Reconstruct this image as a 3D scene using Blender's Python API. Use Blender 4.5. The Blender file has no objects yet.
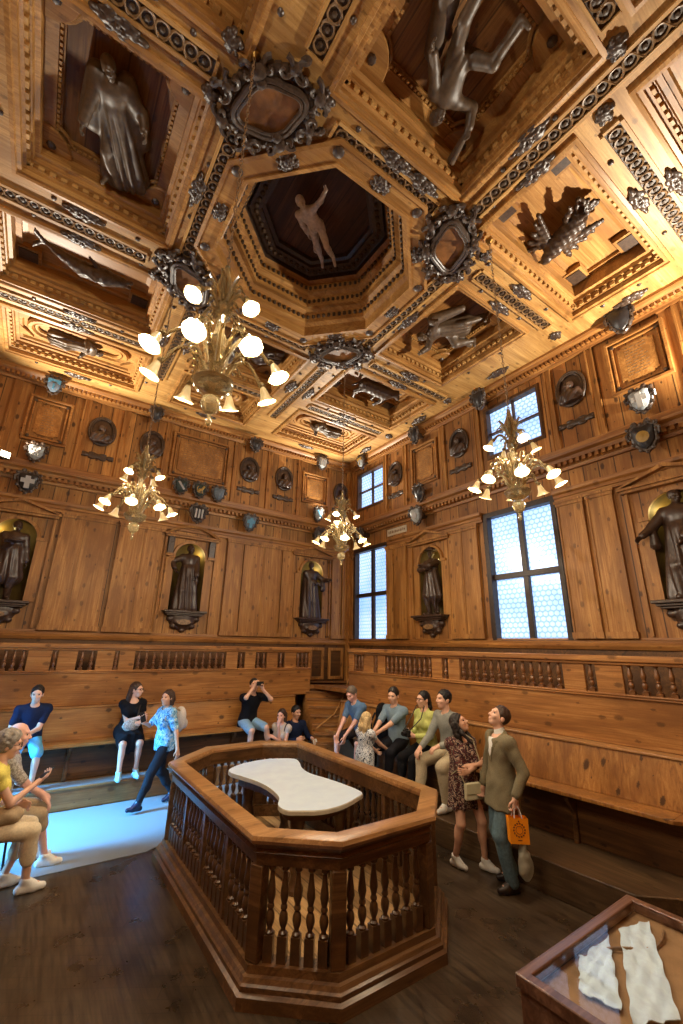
import bpy, bmesh, math, random
import numpy as np
from mathutils import Matrix, Vector
R = random.Random(7)
PI = math.pi
SC = bpy.context.scene
COL = SC.collection
V3 = lambda *a: np.array(a, float)

# ------------------------------------------------------------------ materials
def lin(r, g, b):
    f = lambda c: (c/255/12.92) if c/255 <= .04045 else ((c/255+.055)/1.055)**2.4
    return (f(r), f(g), f(b), 1)

class NT:
    def __init__(s, name):
        m = bpy.data.materials.new(name); m.use_nodes = True
        s.m = m; s.t = m.node_tree; s.t.nodes.clear()
        s.out = s.n('ShaderNodeOutputMaterial'); s.b = s.n('ShaderNodeBsdfPrincipled')
        s.l(s.b.outputs[0], s.out.inputs[0])
    def n(s, k, **kw):
        nd = s.t.nodes.new(k)
        for a, b in kw.items(): setattr(nd, a, b)
        return nd
    def l(s, a, b): s.t.links.new(a, b)
    def math(s, op, a, b=None):
        nd = s.n('ShaderNodeMath', operation=op)
        for i, x in enumerate((a, b)):
            if x is None: continue
            if isinstance(x, (int, float)): nd.inputs[i].default_value = x
            else: s.l(x, nd.inputs[i])
        return nd.outputs[0]
    def ramp(s, fac, stops):
        nd = s.n('ShaderNodeValToRGB'); s.l(fac, nd.inputs[0])
        e = nd.color_ramp.elements
        while len(e) < len(stops): e.new(.5)
        for i, (p, c) in enumerate(stops): e[i].position = p; e[i].color = c
        return nd.outputs[0]
    def mix(s, fac, a, b, blend='MIX'):
        nd = s.n('ShaderNodeMix', data_type='RGBA', blend_type=blend)
        for sock, x in ((nd.inputs[0], fac), (nd.inputs[6], a), (nd.inputs[7], b)):
            if isinstance(x, (int, float)): sock.default_value = x
            elif isinstance(x, tuple): sock.default_value = x
            else: s.l(x, sock)
        return nd.outputs[2]
    def coord(s, scale=(1, 1, 1), loc=(0, 0, 0)):
        tc = s.n('ShaderNodeTexCoord'); mp = s.n('ShaderNodeMapping')
        mp.inputs['Scale'].default_value = scale; mp.inputs['Location'].default_value = loc
        s.l(tc.outputs['Object'], mp.inputs[0]); return mp.outputs[0]
    def noise(s, co, scale=1, detail=4, rough=.55, dist=0):
        nd = s.n('ShaderNodeTexNoise'); s.l(co, nd.inputs['Vector'])
        nd.inputs['Scale'].default_value = scale; nd.inputs['Detail'].default_value = detail
        nd.inputs['Roughness'].default_value = rough; nd.inputs['Distortion'].default_value = dist
        return nd.outputs[0]
    def bump(s, h, strength=.2, dist=.01):
        nd = s.n('ShaderNodeBump'); nd.inputs['Strength'].default_value = strength
        nd.inputs['Distance'].default_value = dist; s.l(h, nd.inputs['Height'])
        s.l(nd.outputs[0], s.b.inputs['Normal'])
    def set(s, **kw):
        for k, v in kw.items(): s.b.inputs[k].default_value = v
        return s.m

def wood(name, dark, mid, light, grain='Z', plank=None, knots=.8, rough=.5, seam=.6, bumpy=.25, kcell=.33, spec=.4):
    """Grained timber: grain axis, optional plank seams as (axis, width), knots."""
    t = NT(name)
    g = 'XYZ'.index(grain)
    sc = [24.0, 24.0, 24.0]; sc[g] = .9
    co = t.coord(tuple(sc))
    tcw = t.n('ShaderNodeTexCoord'); sep = t.n('ShaderNodeSeparateXYZ'); t.l(tcw.outputs['Object'], sep.inputs[0])
    pid = None
    if plank:
        ax, w = plank
        q = t.math('DIVIDE', sep.outputs['XYZ'.index(ax)], w)
        fl = t.math('FLOOR', q); fr = t.math('SUBTRACT', q, fl)
        wn = t.n('ShaderNodeTexWhiteNoise', noise_dimensions='1D'); t.l(fl, wn.inputs['W']); pid = wn.outputs[0]
        off = t.n('ShaderNodeVectorMath', operation='ADD'); cb = t.n('ShaderNodeCombineXYZ')
        t.l(t.math('MULTIPLY', pid, 40.0), cb.inputs[g]); t.l(co, off.inputs[0]); t.l(cb.outputs[0], off.inputs[1]); co = off.outputs[0]
    n1 = t.noise(co, 1.0, 5, .62, 1.2)
    s2 = [3.2, 3.2, 3.2]; s2[g] = .7
    n2 = t.noise(t.coord(tuple(s2)), 1.0, 4, .6, .8)
    c = t.ramp(n1, [(.26, dark), (.48, mid), (.72, light)])
    c = t.mix(t.ramp(n2, [(.36, (.9,)*3+(1,)), (.60, (0, 0, 0, 1))]), c, t.mix(.75, mid, dark), 'MIX')
    n3 = t.noise(t.coord((70, 70, 70)), 1.0, 2)
    c = t.mix(t.ramp(n3, [(.55, (0, 0, 0, 1)), (.75, (.35,)*3+(1,))]), c, dark)
    h = n1
    if knots:
        o1, o2 = [i for i in range(3) if i != g]
        cb2 = t.n('ShaderNodeCombineXYZ'); t.l(t.math('DIVIDE', t.math('ADD', sep.outputs[o1], sep.outputs[o2]), kcell*.55), cb2.inputs[0]); t.l(t.math('DIVIDE', sep.outputs[g], kcell), cb2.inputs[1])
        nv = t.n('ShaderNodeTexNoise'); t.l(t.coord((14, 14, 14)), nv.inputs['Vector']); ad = t.n('ShaderNodeVectorMath', operation='MULTIPLY_ADD'); t.l(nv.outputs['Color'], ad.inputs[0]); ad.inputs[1].default_value = (.16, .16, 0); t.l(cb2.outputs[0], ad.inputs[2]); cb2 = ad
        vo = t.n('ShaderNodeTexVoronoi', feature='F1', voronoi_dimensions='2D'); t.l(cb2.outputs[0], vo.inputs['Vector']); vo.inputs['Scale'].default_value = 1
        sc_ = t.n('ShaderNodeSeparateColor'); t.l(vo.outputs['Color'], sc_.inputs[0])
        rad = t.math('ADD', t.math('MULTIPLY', t.math('POWER', sc_.outputs[0], 2.0), .21), .018)
        k = t.ramp(t.math('DIVIDE', vo.outputs['Distance'], rad), [(.55, (1, 1, 1, 1)), (1.0, (0, 0, 0, 1))])
        c = t.mix(t.math('MULTIPLY', k, knots), c, tuple(x*.32 for x in dark[:3])+(1,))
    if plank:
        v = t.math('ADD', t.math('MULTIPLY', pid, .5), .70)
        cv = t.n('ShaderNodeCombineColor'); [t.l(v, cv.inputs[i]) for i in range(3)]
        c = t.mix(1.0, c, cv.outputs[0], 'MULTIPLY')
        e = t.math('LESS_THAN', t.math('MINIMUM', fr, t.math('SUBTRACT', 1.0, fr)), .008/plank[1])
        c = t.mix(t.math('MULTIPLY', e, seam), c, tuple(x*.15 for x in dark[:3])+(1,))
    t.l(c, t.b.inputs['Base Color'])
    t.bump(h, bumpy, .004)
    return t.set(Roughness=rough, **{'Specular IOR Level': spec})

def plain(name, col, rough=.6, var=.25, scale=30, metal=0, bump=.1, spec=.4):
    t = NT(name)
    n = t.noise(t.coord(), scale, 4)
    d = tuple(x*(1-var) for x in col[:3])+(1,); l_ = tuple(min(1, x*(1+var)) for x in col[:3])+(1,)
    t.l(t.ramp(n, [(.3, d), (.7, l_)]), t.b.inputs['Base Color'])
    if bump: t.bump(n, bump, .004)
    return t.set(Roughness=rough, Metallic=metal, **{'Specular IOR Level': spec})

def printed(name, cols, scale=25, rough=.8):
    """Cloth print: irregular patches of several colours."""
    t = NT(name)
    n = t.noise(t.coord(), scale, 2, .5, 1.5)
    st = [(.25+.5*i/max(1, len(cols)-1), c) for i, c in enumerate(cols)]
    nd = t.ramp(n, st)
    t.t.nodes[-1].color_ramp.interpolation = 'CONSTANT' if len(cols) > 2 else 'LINEAR'
    t.l(nd, t.b.inputs['Base Color'])
    return t.set(Roughness=rough, **{'Specular IOR Level': .2})

def glow(name, col, strength):
    t = NT(name); t.set(Roughness=.4)
    t.b.inputs['Base Color'].default_value = col
    t.b.inputs['Emission Color'].default_value = col; t.b.inputs['Emission Strength'].default_value = strength
    return t.m

M = {}
M['wall_l'] = wood('spruce boards upright back', lin(118, 75, 35), lin(173, 121, 61), lin(201, 153, 88), 'Z', ('X', .235), .9, .55, seam=.85)
M['wall_r'] = wood('spruce boards upright side', lin(114, 69, 31), lin(165, 111, 55), lin(193, 142, 77), 'Z', ('Y', .235), .9, .55, seam=.85)
M['wall_u'] = wood('upper panelling', lin(118, 75, 35), lin(167, 114, 56), lin(195, 146, 79), 'Z', None, .6, .5)
M['trim_x'] = wood('moulding along back', lin(110, 67, 30), lin(164, 111, 55), lin(193, 144, 79), 'X', None, .4, .45)
M['trim_y'] = wood('moulding along side', lin(106, 63, 27), lin(156, 103, 49), lin(186, 136, 72), 'Y', None, .4, .45)
M['trim_z'] = wood('upright moulding', lin(114, 72, 31), lin(167, 114, 56), lin(197, 148, 82), 'Z', None, .6, .5)
M['ceil'] = wood('ceiling boards', lin(130, 89, 44), lin(186, 141, 79), lin(210, 170, 107), 'X', None, .5, .5, kcell=.3)
M['ceil_y'] = wood('ceiling strips', lin(128, 87, 42), lin(184, 139, 77), lin(208, 168, 106), 'Y', None, .5, .45)
M['coffer'] = wood('coffer timber', lin(119, 78, 35), lin(171, 122, 63), lin(199, 155, 92), 'X', None, .4, .45)
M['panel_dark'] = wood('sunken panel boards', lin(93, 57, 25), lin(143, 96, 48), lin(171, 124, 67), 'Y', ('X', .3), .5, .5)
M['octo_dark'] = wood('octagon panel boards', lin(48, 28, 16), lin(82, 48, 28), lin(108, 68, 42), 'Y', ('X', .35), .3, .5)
M['carved'] = plain('dark carved wood', lin(64, 47, 34), .42, .5, 40, bump=.4, spec=.6)
M['carved_lt'] = plain('worn carved wood', lin(124, 96, 66), .35, .5, 40, bump=.3, spec=.6)
M['channel'] = plain('band ground', lin(68, 50, 32), .5, .35, 40, bump=.2)
M['band'] = plain('carved band rings', lin(122, 92, 58), .45, .35, 40, bump=.2)
M['statue'] = plain('dark statue wood', lin(62, 44, 34), .36, .35, 18, bump=.25, spec=.55)
M['figure'] = plain('grey brown figure wood', lin(80, 62, 44), .48, .35, 20, bump=.25, spec=.55)
M['bench'] = wood('bench boards', lin(115, 72, 30), lin(170, 114, 53), lin(197, 146, 78), 'X', None, .85, .38, kcell=.36, spec=.5)
M['bench_y'] = wood('bench boards side', lin(113, 68, 30), lin(164, 109, 51), lin(193, 141, 77), 'Y', None, .9, .38, kcell=.36, spec=.5)
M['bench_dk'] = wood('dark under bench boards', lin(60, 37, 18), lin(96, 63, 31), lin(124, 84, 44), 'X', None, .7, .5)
M['step_dk'] = wood('worn dark tread', lin(56, 40, 24), lin(86, 64, 42), lin(112, 88, 60), 'Y', None, .5, .5)
M['step'] = wood('step boards', lin(104, 68, 34), lin(150, 102, 56), lin(182, 134, 80), 'X', None, .6, .5)
M['rail'] = wood('balustrade timber', lin(110, 68, 34), lin(164, 110, 58), lin(194, 142, 84), 'X', None, .6, .42)
M['baluster'] = plain('turned baluster wood', lin(112, 72, 40), .3, .3, 22, bump=.1, spec=.6)
M['walnut'] = wood('walnut enclosure', lin(66, 42, 22), lin(108, 74, 42), lin(146, 106, 66), 'X', None, .3, .35, spec=.55)
M['walnut_y'] = wood('walnut enclosure long', lin(62, 34, 16), lin(102, 62, 32), lin(138, 90, 50), 'Y', None, .3, .35, spec=.55)
M['walnut_cap'] = wood('worn rail cap and ledge highlight', lin(124, 84, 46), lin(174, 126, 76), lin(204, 160, 110), 'X', None, .4, .32, spec=.6)
M['walnut_bal'] = plain('walnut turned', lin(86, 58, 34), .3, .3, 20, bump=.1, spec=.6)
M['oak_floor'] = wood('pale inner floor', lin(150, 110, 66), lin(196, 156, 104), lin(216, 180, 130), 'Y', ('X', .16), .3, .45)
M['marble'] = plain('white marble', lin(220, 236, 255), .25, .06, 6, bump=.02, spec=.5)
M['marble_edge'] = plain('marble edge', lin(196, 184, 160), .4, .12, 14, bump=.05)
M['dark_frame'] = plain('dark window timber', lin(52, 36, 26), .45, .3, 20)
M['iron'] = plain('black iron', lin(24, 22, 22), .5, .2, 20)
M['lead'] = plain('lead came', lin(70, 80, 92), .6, .2, 20)
M['carpet'] = plain('grey carpet', lin(132, 140, 146), .55, .16, 120, bump=.3)
M['niche'] = plain('ochre niche lining', lin(92, 72, 32), .6, .35, 5, bump=.1)
M['case_wood'] = wood('reddish case wood', lin(66, 40, 28), lin(104, 70, 52), lin(140, 104, 82), 'X', None, .1, .28, spec=.6)
M['paper'] = plain('crumpled paper', lin(206, 230, 252), .6, .10, 26, bump=.8)
M['linen'] = plain('case lining', lin(150, 118, 82), .8, .18, 9)
M['brass'] = plain('aged brass', lin(150, 116, 60), .3, .2, 20, metal=.9)
M['shade'] = glow('lit glass shade', lin(255, 214, 140), .42)
M['shade'].node_tree.nodes['Principled BSDF'].inputs['Base Color'].default_value = lin(150, 128, 92)
M['bulb'] = glow('lamp bulb', lin(255, 240, 205), 30)
M['led'] = glow('cornice lamp face', lin(255, 236, 200), 8)
t = NT('pale amber glass')
t.b.inputs['Base Color'].default_value = lin(196, 176, 132)
M['glass_amber'] = t.set(Roughness=.08, **{'Transmission Weight': .72, 'Specular IOR Level': .8, 'IOR': 1.4})
t = NT('clear case glass')
mixn = t.n('ShaderNodeMixShader'); tr = t.n('ShaderNodeBsdfTransparent'); gl = t.n('ShaderNodeBsdfGlossy')
gl.inputs['Roughness'].default_value = .03
fr = t.n('ShaderNodeFresnel'); fr.inputs[0].default_value = 1.45
geo = t.n('ShaderNodeNewGeometry'); t.l(t.math('MULTIPLY', fr.outputs[0], t.math('SUBTRACT', 1.0, geo.outputs['Backfacing'])), mixn.inputs[0]); t.l(tr.outputs[0], mixn.inputs[1]); t.l(gl.outputs[0], mixn.inputs[2]); t.l(mixn.outputs[0], t.out.inputs[0])
M['glass'] = t.m

def floor_material():
    t = NT('dark worn parquet')
    co = t.coord((1, 1, 1))
    rot = t.n('ShaderNodeMapping'); tc = t.n('ShaderNodeTexCoord'); t.l(tc.outputs['Object'], rot.inputs[0])
    rot.inputs['Rotation'].default_value = (0, 0, .55); rot.inputs['Scale'].default_value = (2.2, 2.2, 2.2)
    br = t.n('ShaderNodeTexBrick'); t.l(rot.outputs[0], br.inputs['Vector'])
    br.inputs['Scale'].default_value = 1; br.inputs['Mortar Size'].default_value = .008
    br.inputs['Color1'].default_value = lin(54, 41, 28); br.inputs['Color2'].default_value = lin(74, 57, 40); br.inputs['Mortar'].default_value = lin(30, 22, 16)
    n = t.noise(co, 2.2, 5); n2 = t.noise(t.coord((30, 2, 30)), 1, 5)
    c = t.mix(t.ramp(n, [(.35, (0, 0, 0, 1)), (.75, (1, 1, 1, 1))]), br.outputs[0], lin(92, 76, 58))
    c = t.mix(t.ramp(n2, [(.4, (0, 0, 0, 1)), (.7, (.85,)*3+(1,))]), c, lin(30, 22, 15))
    t.l(c, t.b.inputs['Base Color'])
    t.l(t.ramp(n, [(.2, (.2,)*3+(1,)), (.8, (.42,)*3+(1,))]), t.b.inputs['Roughness'])
    t.bump(n2, .15, .004)
    return t.set(**{'Specular IOR Level': .55})
M['floor'] = floor_material()

def pane_material(name, u, z0, scale, strength):
    """Daylit bottle-glass: staggered roundels in lead, glowing with the sky behind it."""
    t = NT(name)
    tc = t.n('ShaderNodeTexCoord'); sep = t.n('ShaderNodeSeparateXYZ'); t.l(tc.outputs['Object'], sep.inputs[0])
    a = t.math('DIVIDE', sep.outputs[u], scale); b = t.math('DIVIDE', sep.outputs[2], scale*.866)
    row = t.math('FLOOR', b); par = t.math('MULTIPLY', t.math('MODULO', row, 2.0), .5)
    a2 = t.math('ADD', a, par)
    fa = t.math('SUBTRACT', t.math('FRACT', a2), .5); fb = t.math('SUBTRACT', t.math('FRACT', b), .5)
    d = t.math('SQRT', t.math('ADD', t.math('MULTIPLY', fa, fa), t.math('MULTIPLY', fb, fb)))
    ring = t.ramp(d, [(.0, (1, 1, 1, 1)), (.42, (.92, .94, .96, 1)), (.475, (.22, .28, .36, 1)), (.56, (.42, .5, .6, 1))])
    n = t.noise(t.coord(), 1.1, 2)
    c = t.mix(n, lin(84, 156, 246), lin(228, 244, 255))
    c = t.mix(1.0, c, ring, 'MULTIPLY')
    t.l(c, t.b.inputs['Emission Color']); t.b.inputs['Emission Strength'].default_value = strength
    t.b.inputs['Base Color'].default_value = lin(150, 180, 210)
    return t.set(Roughness=.15)
PANE_R = pane_material('daylit bottle glass', 1, 0, .098, 1.7)

# ------------------------------------------------------------------ mesh building
def frame(o, ex, ey):
    ex = Vector(ex).normalized(); ey = Vector(ey).normalized(); ez = ex.cross(ey)
    m = Matrix.Identity(4)
    for i in range(3): m[i][0] = ex[i]; m[i][1] = ey[i]; m[i][2] = ez[i]; m[i][3] = o[i]
    return m
I4 = Matrix.Identity(4)
YW, XW, XL, YN, ZC = 9.6, 6.83, -2.25, -1.4, 7.45
def back(x, z): return frame((x, YW, z), (1, 0, 0), (0, 0, 1))       # a right, b up, c into the room
def side(y, z): return frame((XW, y, z), (0, -1, 0), (0, 0, 1))
def overhead(x, y, z=ZC, r=0): return frame((x, y, z), (math.cos(r), math.sin(r), 0), (math.sin(r), -math.cos(r), 0))   # c points down

class MB:
    def __init__(s): s.v = []; s.f = []; s.mi = []
    def add(s, vs, fs, T=None, mi=0):
        o = len(s.v)
        if T is None: s.v += [tuple(p) for p in vs]
        else: s.v += [tuple(T @ Vector(p)) for p in vs]
        s.f += [tuple(i+o for i in f) for f in fs]; s.mi += [mi]*len(fs)
    def loop(s, x0, y0, x1, y1, t, z0, z1, T=None, mi=0):
        # mitred rectangular frame: outer rectangle, member width t, from depth z0 to z1
        o = [(x0, y0), (x1, y0), (x1, y1), (x0, y1)]; n = [(x0+t, y0+t), (x1-t, y0+t), (x1-t, y1-t), (x0+t, y1-t)]
        s.rings([[(a, b, z) for a, b in p] for p, z in ((o, z0), (o, z1), (n, z1), (n, z0), (o, z0))], T, mi, False, False)
    def box(s, x0, y0, z0, x1, y1, z1, T=None, mi=0):
        s.add([(x0, y0, z0), (x1, y0, z0), (x1, y1, z0), (x0, y1, z0), (x0, y0, z1), (x1, y0, z1), (x1, y1, z1), (x0, y1, z1)],
              [(0, 3, 2, 1), (4, 5, 6, 7), (0, 1, 5, 4), (1, 2, 6, 5), (2, 3, 7, 6), (3, 0, 4, 7)], T, mi)
    def prism(s, poly, c0, c1, T=None, mi=0):
        n = len(poly)
        vs = [(a, b, c0) for a, b in poly]+[(a, b, c1) for a, b in poly]
        fs = [tuple(range(n))[::-1], tuple(range(n, 2*n))]+[(i, (i+1) % n, n+(i+1) % n, n+i) for i in range(n)]
        s.add(vs, fs, T, mi)
    def rings(s, rs, T=None, mi=0, cap0=True, cap1=True, closed=True):
        n = len(rs[0]); vs = [p for r in rs for p in r]; fs = []
        for j in range(len(rs)-1):
            for i in range(n if closed else n-1):
                k = (i+1) % n; fs.append((j*n+i, j*n+k, (j+1)*n+k, (j+1)*n+i))
        if cap0: fs.append(tuple(range(n))[::-1])
        if cap1: fs.append(tuple((len(rs)-1)*n+i for i in range(n)))
        s.add(vs, fs, T, mi)
    def lathe(s, prof, T=None, seg=14, mi=0):
        s.rings([[(max(r, 1e-4)*math.cos(2*PI*i/seg), max(r, 1e-4)*math.sin(2*PI*i/seg), z) for i in range(seg)] for r, z in prof], T, mi)
    def tube(s, pts, r, seg=8, T=None, mi=0, closed=False):
        P = [Vector(p) for p in pts]; n = len(P)
        rr = r if isinstance(r, (list, tuple)) else [r]*n
        rs = []; up = None
        for i in range(n):
            d = (P[(i+1) % n]-P[i-1]) if closed else (P[min(i+1, n-1)]-P[max(i-1, 0)])
            d = d.normalized() if d.length > 1e-9 else Vector((0, 0, 1))
            if up is None: up = Vector((0, 0, 1)) if abs(d.z) < .9 else Vector((1, 0, 0))
            a = d.cross(up).normalized(); up = a.cross(d).normalized()
            rs.append([tuple(P[i]+(a*math.cos(2*PI*k/seg)+up*math.sin(2*PI*k/seg))*rr[i]) for k in range(seg)])
        if closed: rs.append(rs[0])
        s.rings(rs, T, mi, not closed, not closed)
    def ball(s, c, r, T=None, seg=10, mi=0):
        rx, ry, rz = r if isinstance(r, (tuple, list)) else (r, r, r)
        h = seg//2
        s.rings([[(c[0]+rx*math.sin(max(.02, min(PI-.02, PI*j/h)))*math.cos(2*PI*i/seg), c[1]+ry*math.sin(max(.02, min(PI-.02, PI*j/h)))*math.sin(2*PI*i/seg), c[2]-rz*math.cos(PI*j/h)) for i in range(seg)] for j in range(h+1)], T, mi)
    def moulding(s, prof, a0, a1, T=None, mi=0):
        """profile in (b, c) swept along a"""
        n = len(prof)
        s.rings([[(a0, b, c) for b, c in prof], [(a1, b, c) for b, c in prof]], T, mi)
    def mesh(s, name, mats, smooth=True, ang=32):
        me = bpy.data.meshes.new(name); me.from_pydata(s.v, [], s.f)
        for m in (mats if isinstance(mats, (list, tuple)) else [mats]): me.materials.append(m)
        me.polygons.foreach_set('material_index', s.mi)
        bm = bmesh.new(); bm.from_mesh(me); bmesh.ops.recalc_face_normals(bm, faces=bm.faces); bm.to_mesh(me); bm.free()
        if smooth:
            me.polygons.foreach_set('use_smooth', [True]*len(me.polygons)); me.set_sharp_from_angle(angle=math.radians(ang))
        return me
    def build(s, name, mats, parent=None, loc=None, bevel=0, **kw):
        return link(name, s.mesh(name, mats, **kw), parent, loc, bevel)

def link(name, me, parent=None, loc=None, bevel=0, mat4=None):
    o = bpy.data.objects.new(name, me); COL.objects.link(o)
    if parent: o.parent = parent
    if loc is not None: o.location = loc
    if mat4 is not None: o.matrix_local = mat4
    if bevel:
        b = o.modifiers.new('edge', 'BEVEL'); b.width = bevel; b.segments = 2; b.limit_method = 'ANGLE'
    return o
def tag(o, label=None, cat=None, group=None, kind=None):
    for k, v in (('label', label), ('category', cat), ('group', group), ('kind', kind)):
        if v: o[k] = v
    return o
def struct(o, label=None, cat=None): return tag(o, label, cat, None, 'structure')
def thing(name, loc, label, cat, group=None, rot=0, mat4=None):
    o = bpy.data.objects.new(name, None); COL.objects.link(o); o.empty_display_size = .1
    if mat4 is not None: o.matrix_world = mat4
    else: o.location = loc; o.rotation_euler = (0, 0, rot)
    return tag(o, label, cat, group)

def plate(outer, holes, T, thick):
    """flat board in a frame with holes cut through it (filled 2D curve turned into a mesh)"""
    cu = bpy.data.curves.new('plate', 'CURVE'); cu.dimensions = '2D'; cu.fill_mode = 'BOTH'; cu.extrude = thick/2
    for poly in [outer]+holes:
        sp = cu.splines.new('POLY'); sp.points.add(len(poly)-1); sp.use_cyclic_u = True
        for p, (a, b) in zip(sp.points, poly): p.co = (a, b, 0, 1)
    ob = bpy.data.objects.new('plate', cu); COL.objects.link(ob)
    me = bpy.data.meshes.new_from_object(ob.evaluated_get(bpy.context.evaluated_depsgraph_get()))
    bpy.data.objects.remove(ob); me.transform(T @ Matrix.Translation((0, 0, -thick/2))); return me
def rect(a0, b0, a1, b1): return [(a0, b0), (a1, b0), (a1, b1), (a0, b1)]
def arch(c, b0, bs, r, n=14): return [(c-r, b0), (c+r, b0)]+[(c+r*math.cos(PI*i/n), bs+r*math.sin(PI*i/n)) for i in range(n+1)]
# ------------------------------------------------------------------ implicit modelling (bodies, statues, cloth)
class Field:
    def __init__(s, lo, hi, h):
        s.lo = np.array(lo, float); s.h = h
        n = np.maximum(4, np.ceil((np.array(hi)-s.lo)/h).astype(int)+1)
        s.ax = [(s.lo[i]+h*np.arange(n[i])).astype(np.float32) for i in range(3)]
        s.F = np.full(n, .5, np.float32)
    def _win(s, lo, hi):
        sl = []
        for i in range(3):
            a = int(max(0, np.floor((lo[i]-s.lo[i])/s.h))); b = int(min(len(s.ax[i]), np.ceil((hi[i]-s.lo[i])/s.h)+1))
            if b <= a: return None, None
            sl.append(slice(a, b))
        return tuple(sl), (s.ax[0][sl[0]][:, None, None], s.ax[1][sl[1]][None, :, None], s.ax[2][sl[2]][None, None, :])
    def _put(s, sl, d, k, sub=False):
        A = s.F[sl]
        if sub:
            d = -d; hh = np.clip(.5+.5*(d-A)/k, 0, 1); s.F[sl] = A*(1-hh)+d*hh+k*hh*(1-hh)
        else:
            hh = np.clip(.5+.5*(A-d)/k, 0, 1); s.F[sl] = A*(1-hh)+d*hh-k*hh*(1-hh)
    def cone(s, a, b, ra, rb, k=.02, sub=False):
        a = np.asarray(a, float); b = np.asarray(b, float); m = max(ra, rb)+k+.03
        sl, P = s._win(np.minimum(a, b)-m, np.maximum(a, b)+m)
        if sl is None: return
        d = b-a; L = float(d@d)+1e-9
        q = [P[i]-np.float32(a[i]) for i in range(3)]
        t = np.clip((q[0]*np.float32(d[0])+q[1]*np.float32(d[1])+q[2]*np.float32(d[2]))/np.float32(L), 0, 1)
        dd = np.sqrt((q[0]-t*np.float32(d[0]))**2+(q[1]-t*np.float32(d[1]))**2+(q[2]-t*np.float32(d[2]))**2)-(ra+(rb-ra)*t)
        s._put(sl, dd.astype(np.float32), k, sub)
    def ell(s, c, r, B=None, k=.02, sub=False):
        c = np.asarray(c, float); r = np.asarray(r, float); B = np.eye(3) if B is None else np.asarray(B)
        m = max(r)+k+.03
        sl, P = s._win(c-m, c+m)
        if sl is None: return
        q = [P[i]-np.float32(c[i]) for i in range(3)]
        u = [(q[0]*np.float32(B[i][0])+q[1]*np.float32(B[i][1])+q[2]*np.float32(B[i][2]))/np.float32(r[i]) for i in range(3)]
        k0 = np.sqrt(u[0]**2+u[1]**2+u[2]**2)+1e-6
        k1 = np.sqrt((u[0]/r[0])**2+(u[1]/r[1])**2+(u[2]/r[2])**2)+1e-6
        s._put(sl, (k0*(k0-1)/k1).astype(np.float32), k, sub)
    def cut(s, p, n, k=0):
        """remove everything on the +n side of the plane through p"""
        n = np.asarray(n, float); n = n/np.linalg.norm(n)
        d = (s.ax[0][:, None, None]-p[0])*n[0]+(s.ax[1][None, :, None]-p[1])*n[1]+(s.ax[2][None, None, :]-p[2])*n[2]
        s.F = np.maximum(s.F, d.astype(np.float32))
    def warp(s, fn): s.F = s.F+fn(s.ax[0][:, None, None], s.ax[1][None, :, None], s.ax[2][None, None, :]).astype(np.float32)
    def surface(s):
        F = s.F.copy()
        F[0] = F[-1] = .5; F[:, 0] = F[:, -1] = .5; F[:, :, 0] = F[:, :, -1] = .5
        ins = F < 0; nx, ny, nz = F.shape
        acc = np.zeros((nx-1, ny-1, nz-1, 3), np.float32); cnt = np.zeros((nx-1, ny-1, nz-1), np.float32); quads = []
        offs = {}
        for ax in range(3):
            sA = [slice(None)]*3; sB = [slice(None)]*3; sA[ax] = slice(0, -1); sB[ax] = slice(1, None)
            A = F[tuple(sA)]; B = F[tuple(sB)]; x = ins[tuple(sA)] != ins[tuple(sB)]
            idx = np.argwhere(x)
            if len(idx) == 0: continue
            fa = A[x]; fb = B[x]; t = fa/(fa-fb); pos = idx.astype(np.float32); pos[:, ax] += t
            o1, o2 = [i for i in range(3) if i != ax]
            for d1 in (0, 1):
                for d2 in (0, 1):
                    c = idx.copy(); c[:, o1] -= d1; c[:, o2] -= d2
                    np.add.at(acc, (c[:, 0], c[:, 1], c[:, 2]), pos); np.add.at(cnt, (c[:, 0], c[:, 1], c[:, 2]), 1)
            offs[ax] = (idx, fa < 0, o1, o2)
        vid = np.full(cnt.shape, -1, np.int64); m = cnt > 0; vid[m] = np.arange(m.sum())
        verts = acc[m]/cnt[m][:, None]*s.h+s.lo
        for ax, (idx, neg, o1, o2) in offs.items():
            def at(d1, d2):
                c = idx.copy(); c[:, o1] -= d1; c[:, o2] -= d2; return vid[c[:, 0], c[:, 1], c[:, 2]]
            q = np.stack([at(1, 1), at(0, 1), at(0, 0), at(1, 0)], 1)
            fl = neg if ax != 1 else ~neg
            q[~fl] = q[~fl][:, ::-1]; quads.append(q)
        return verts, (np.concatenate(quads) if quads else np.zeros((0, 4), int))

def soft_mesh(name, parts, mats):
    """parts: list of (verts, quads[, material index]) joined in ONE mesh"""
    vs = []; qs = []; mi = []; o = 0
    for p in parts:
        vs.append(p[0]); qs.append(p[1]+o); mi.append(np.full(len(p[1]), p[2] if len(p) > 2 else 0)); o += len(p[0])
    V = np.concatenate(vs); Q = np.concatenate(qs); mi = np.concatenate(mi)
    me = bpy.data.meshes.new(name); me.vertices.add(len(V)); me.vertices.foreach_set('co', V.astype(np.float32).ravel())
    me.loops.add(Q.size); me.loops.foreach_set('vertex_index', Q.ravel().astype(np.int32))
    me.polygons.add(len(Q)); me.polygons.foreach_set('loop_start', np.arange(0, Q.size, 4, dtype=np.int32))
    me.polygons.foreach_set('use_smooth', np.ones(len(Q), bool))
    for m in (mats if isinstance(mats, (list, tuple)) else [mats]): me.materials.append(m)
    me.polygons.foreach_set('material_index', mi.astype(np.int32))
    me.update(calc_edges=True); me.validate(); return me

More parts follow.
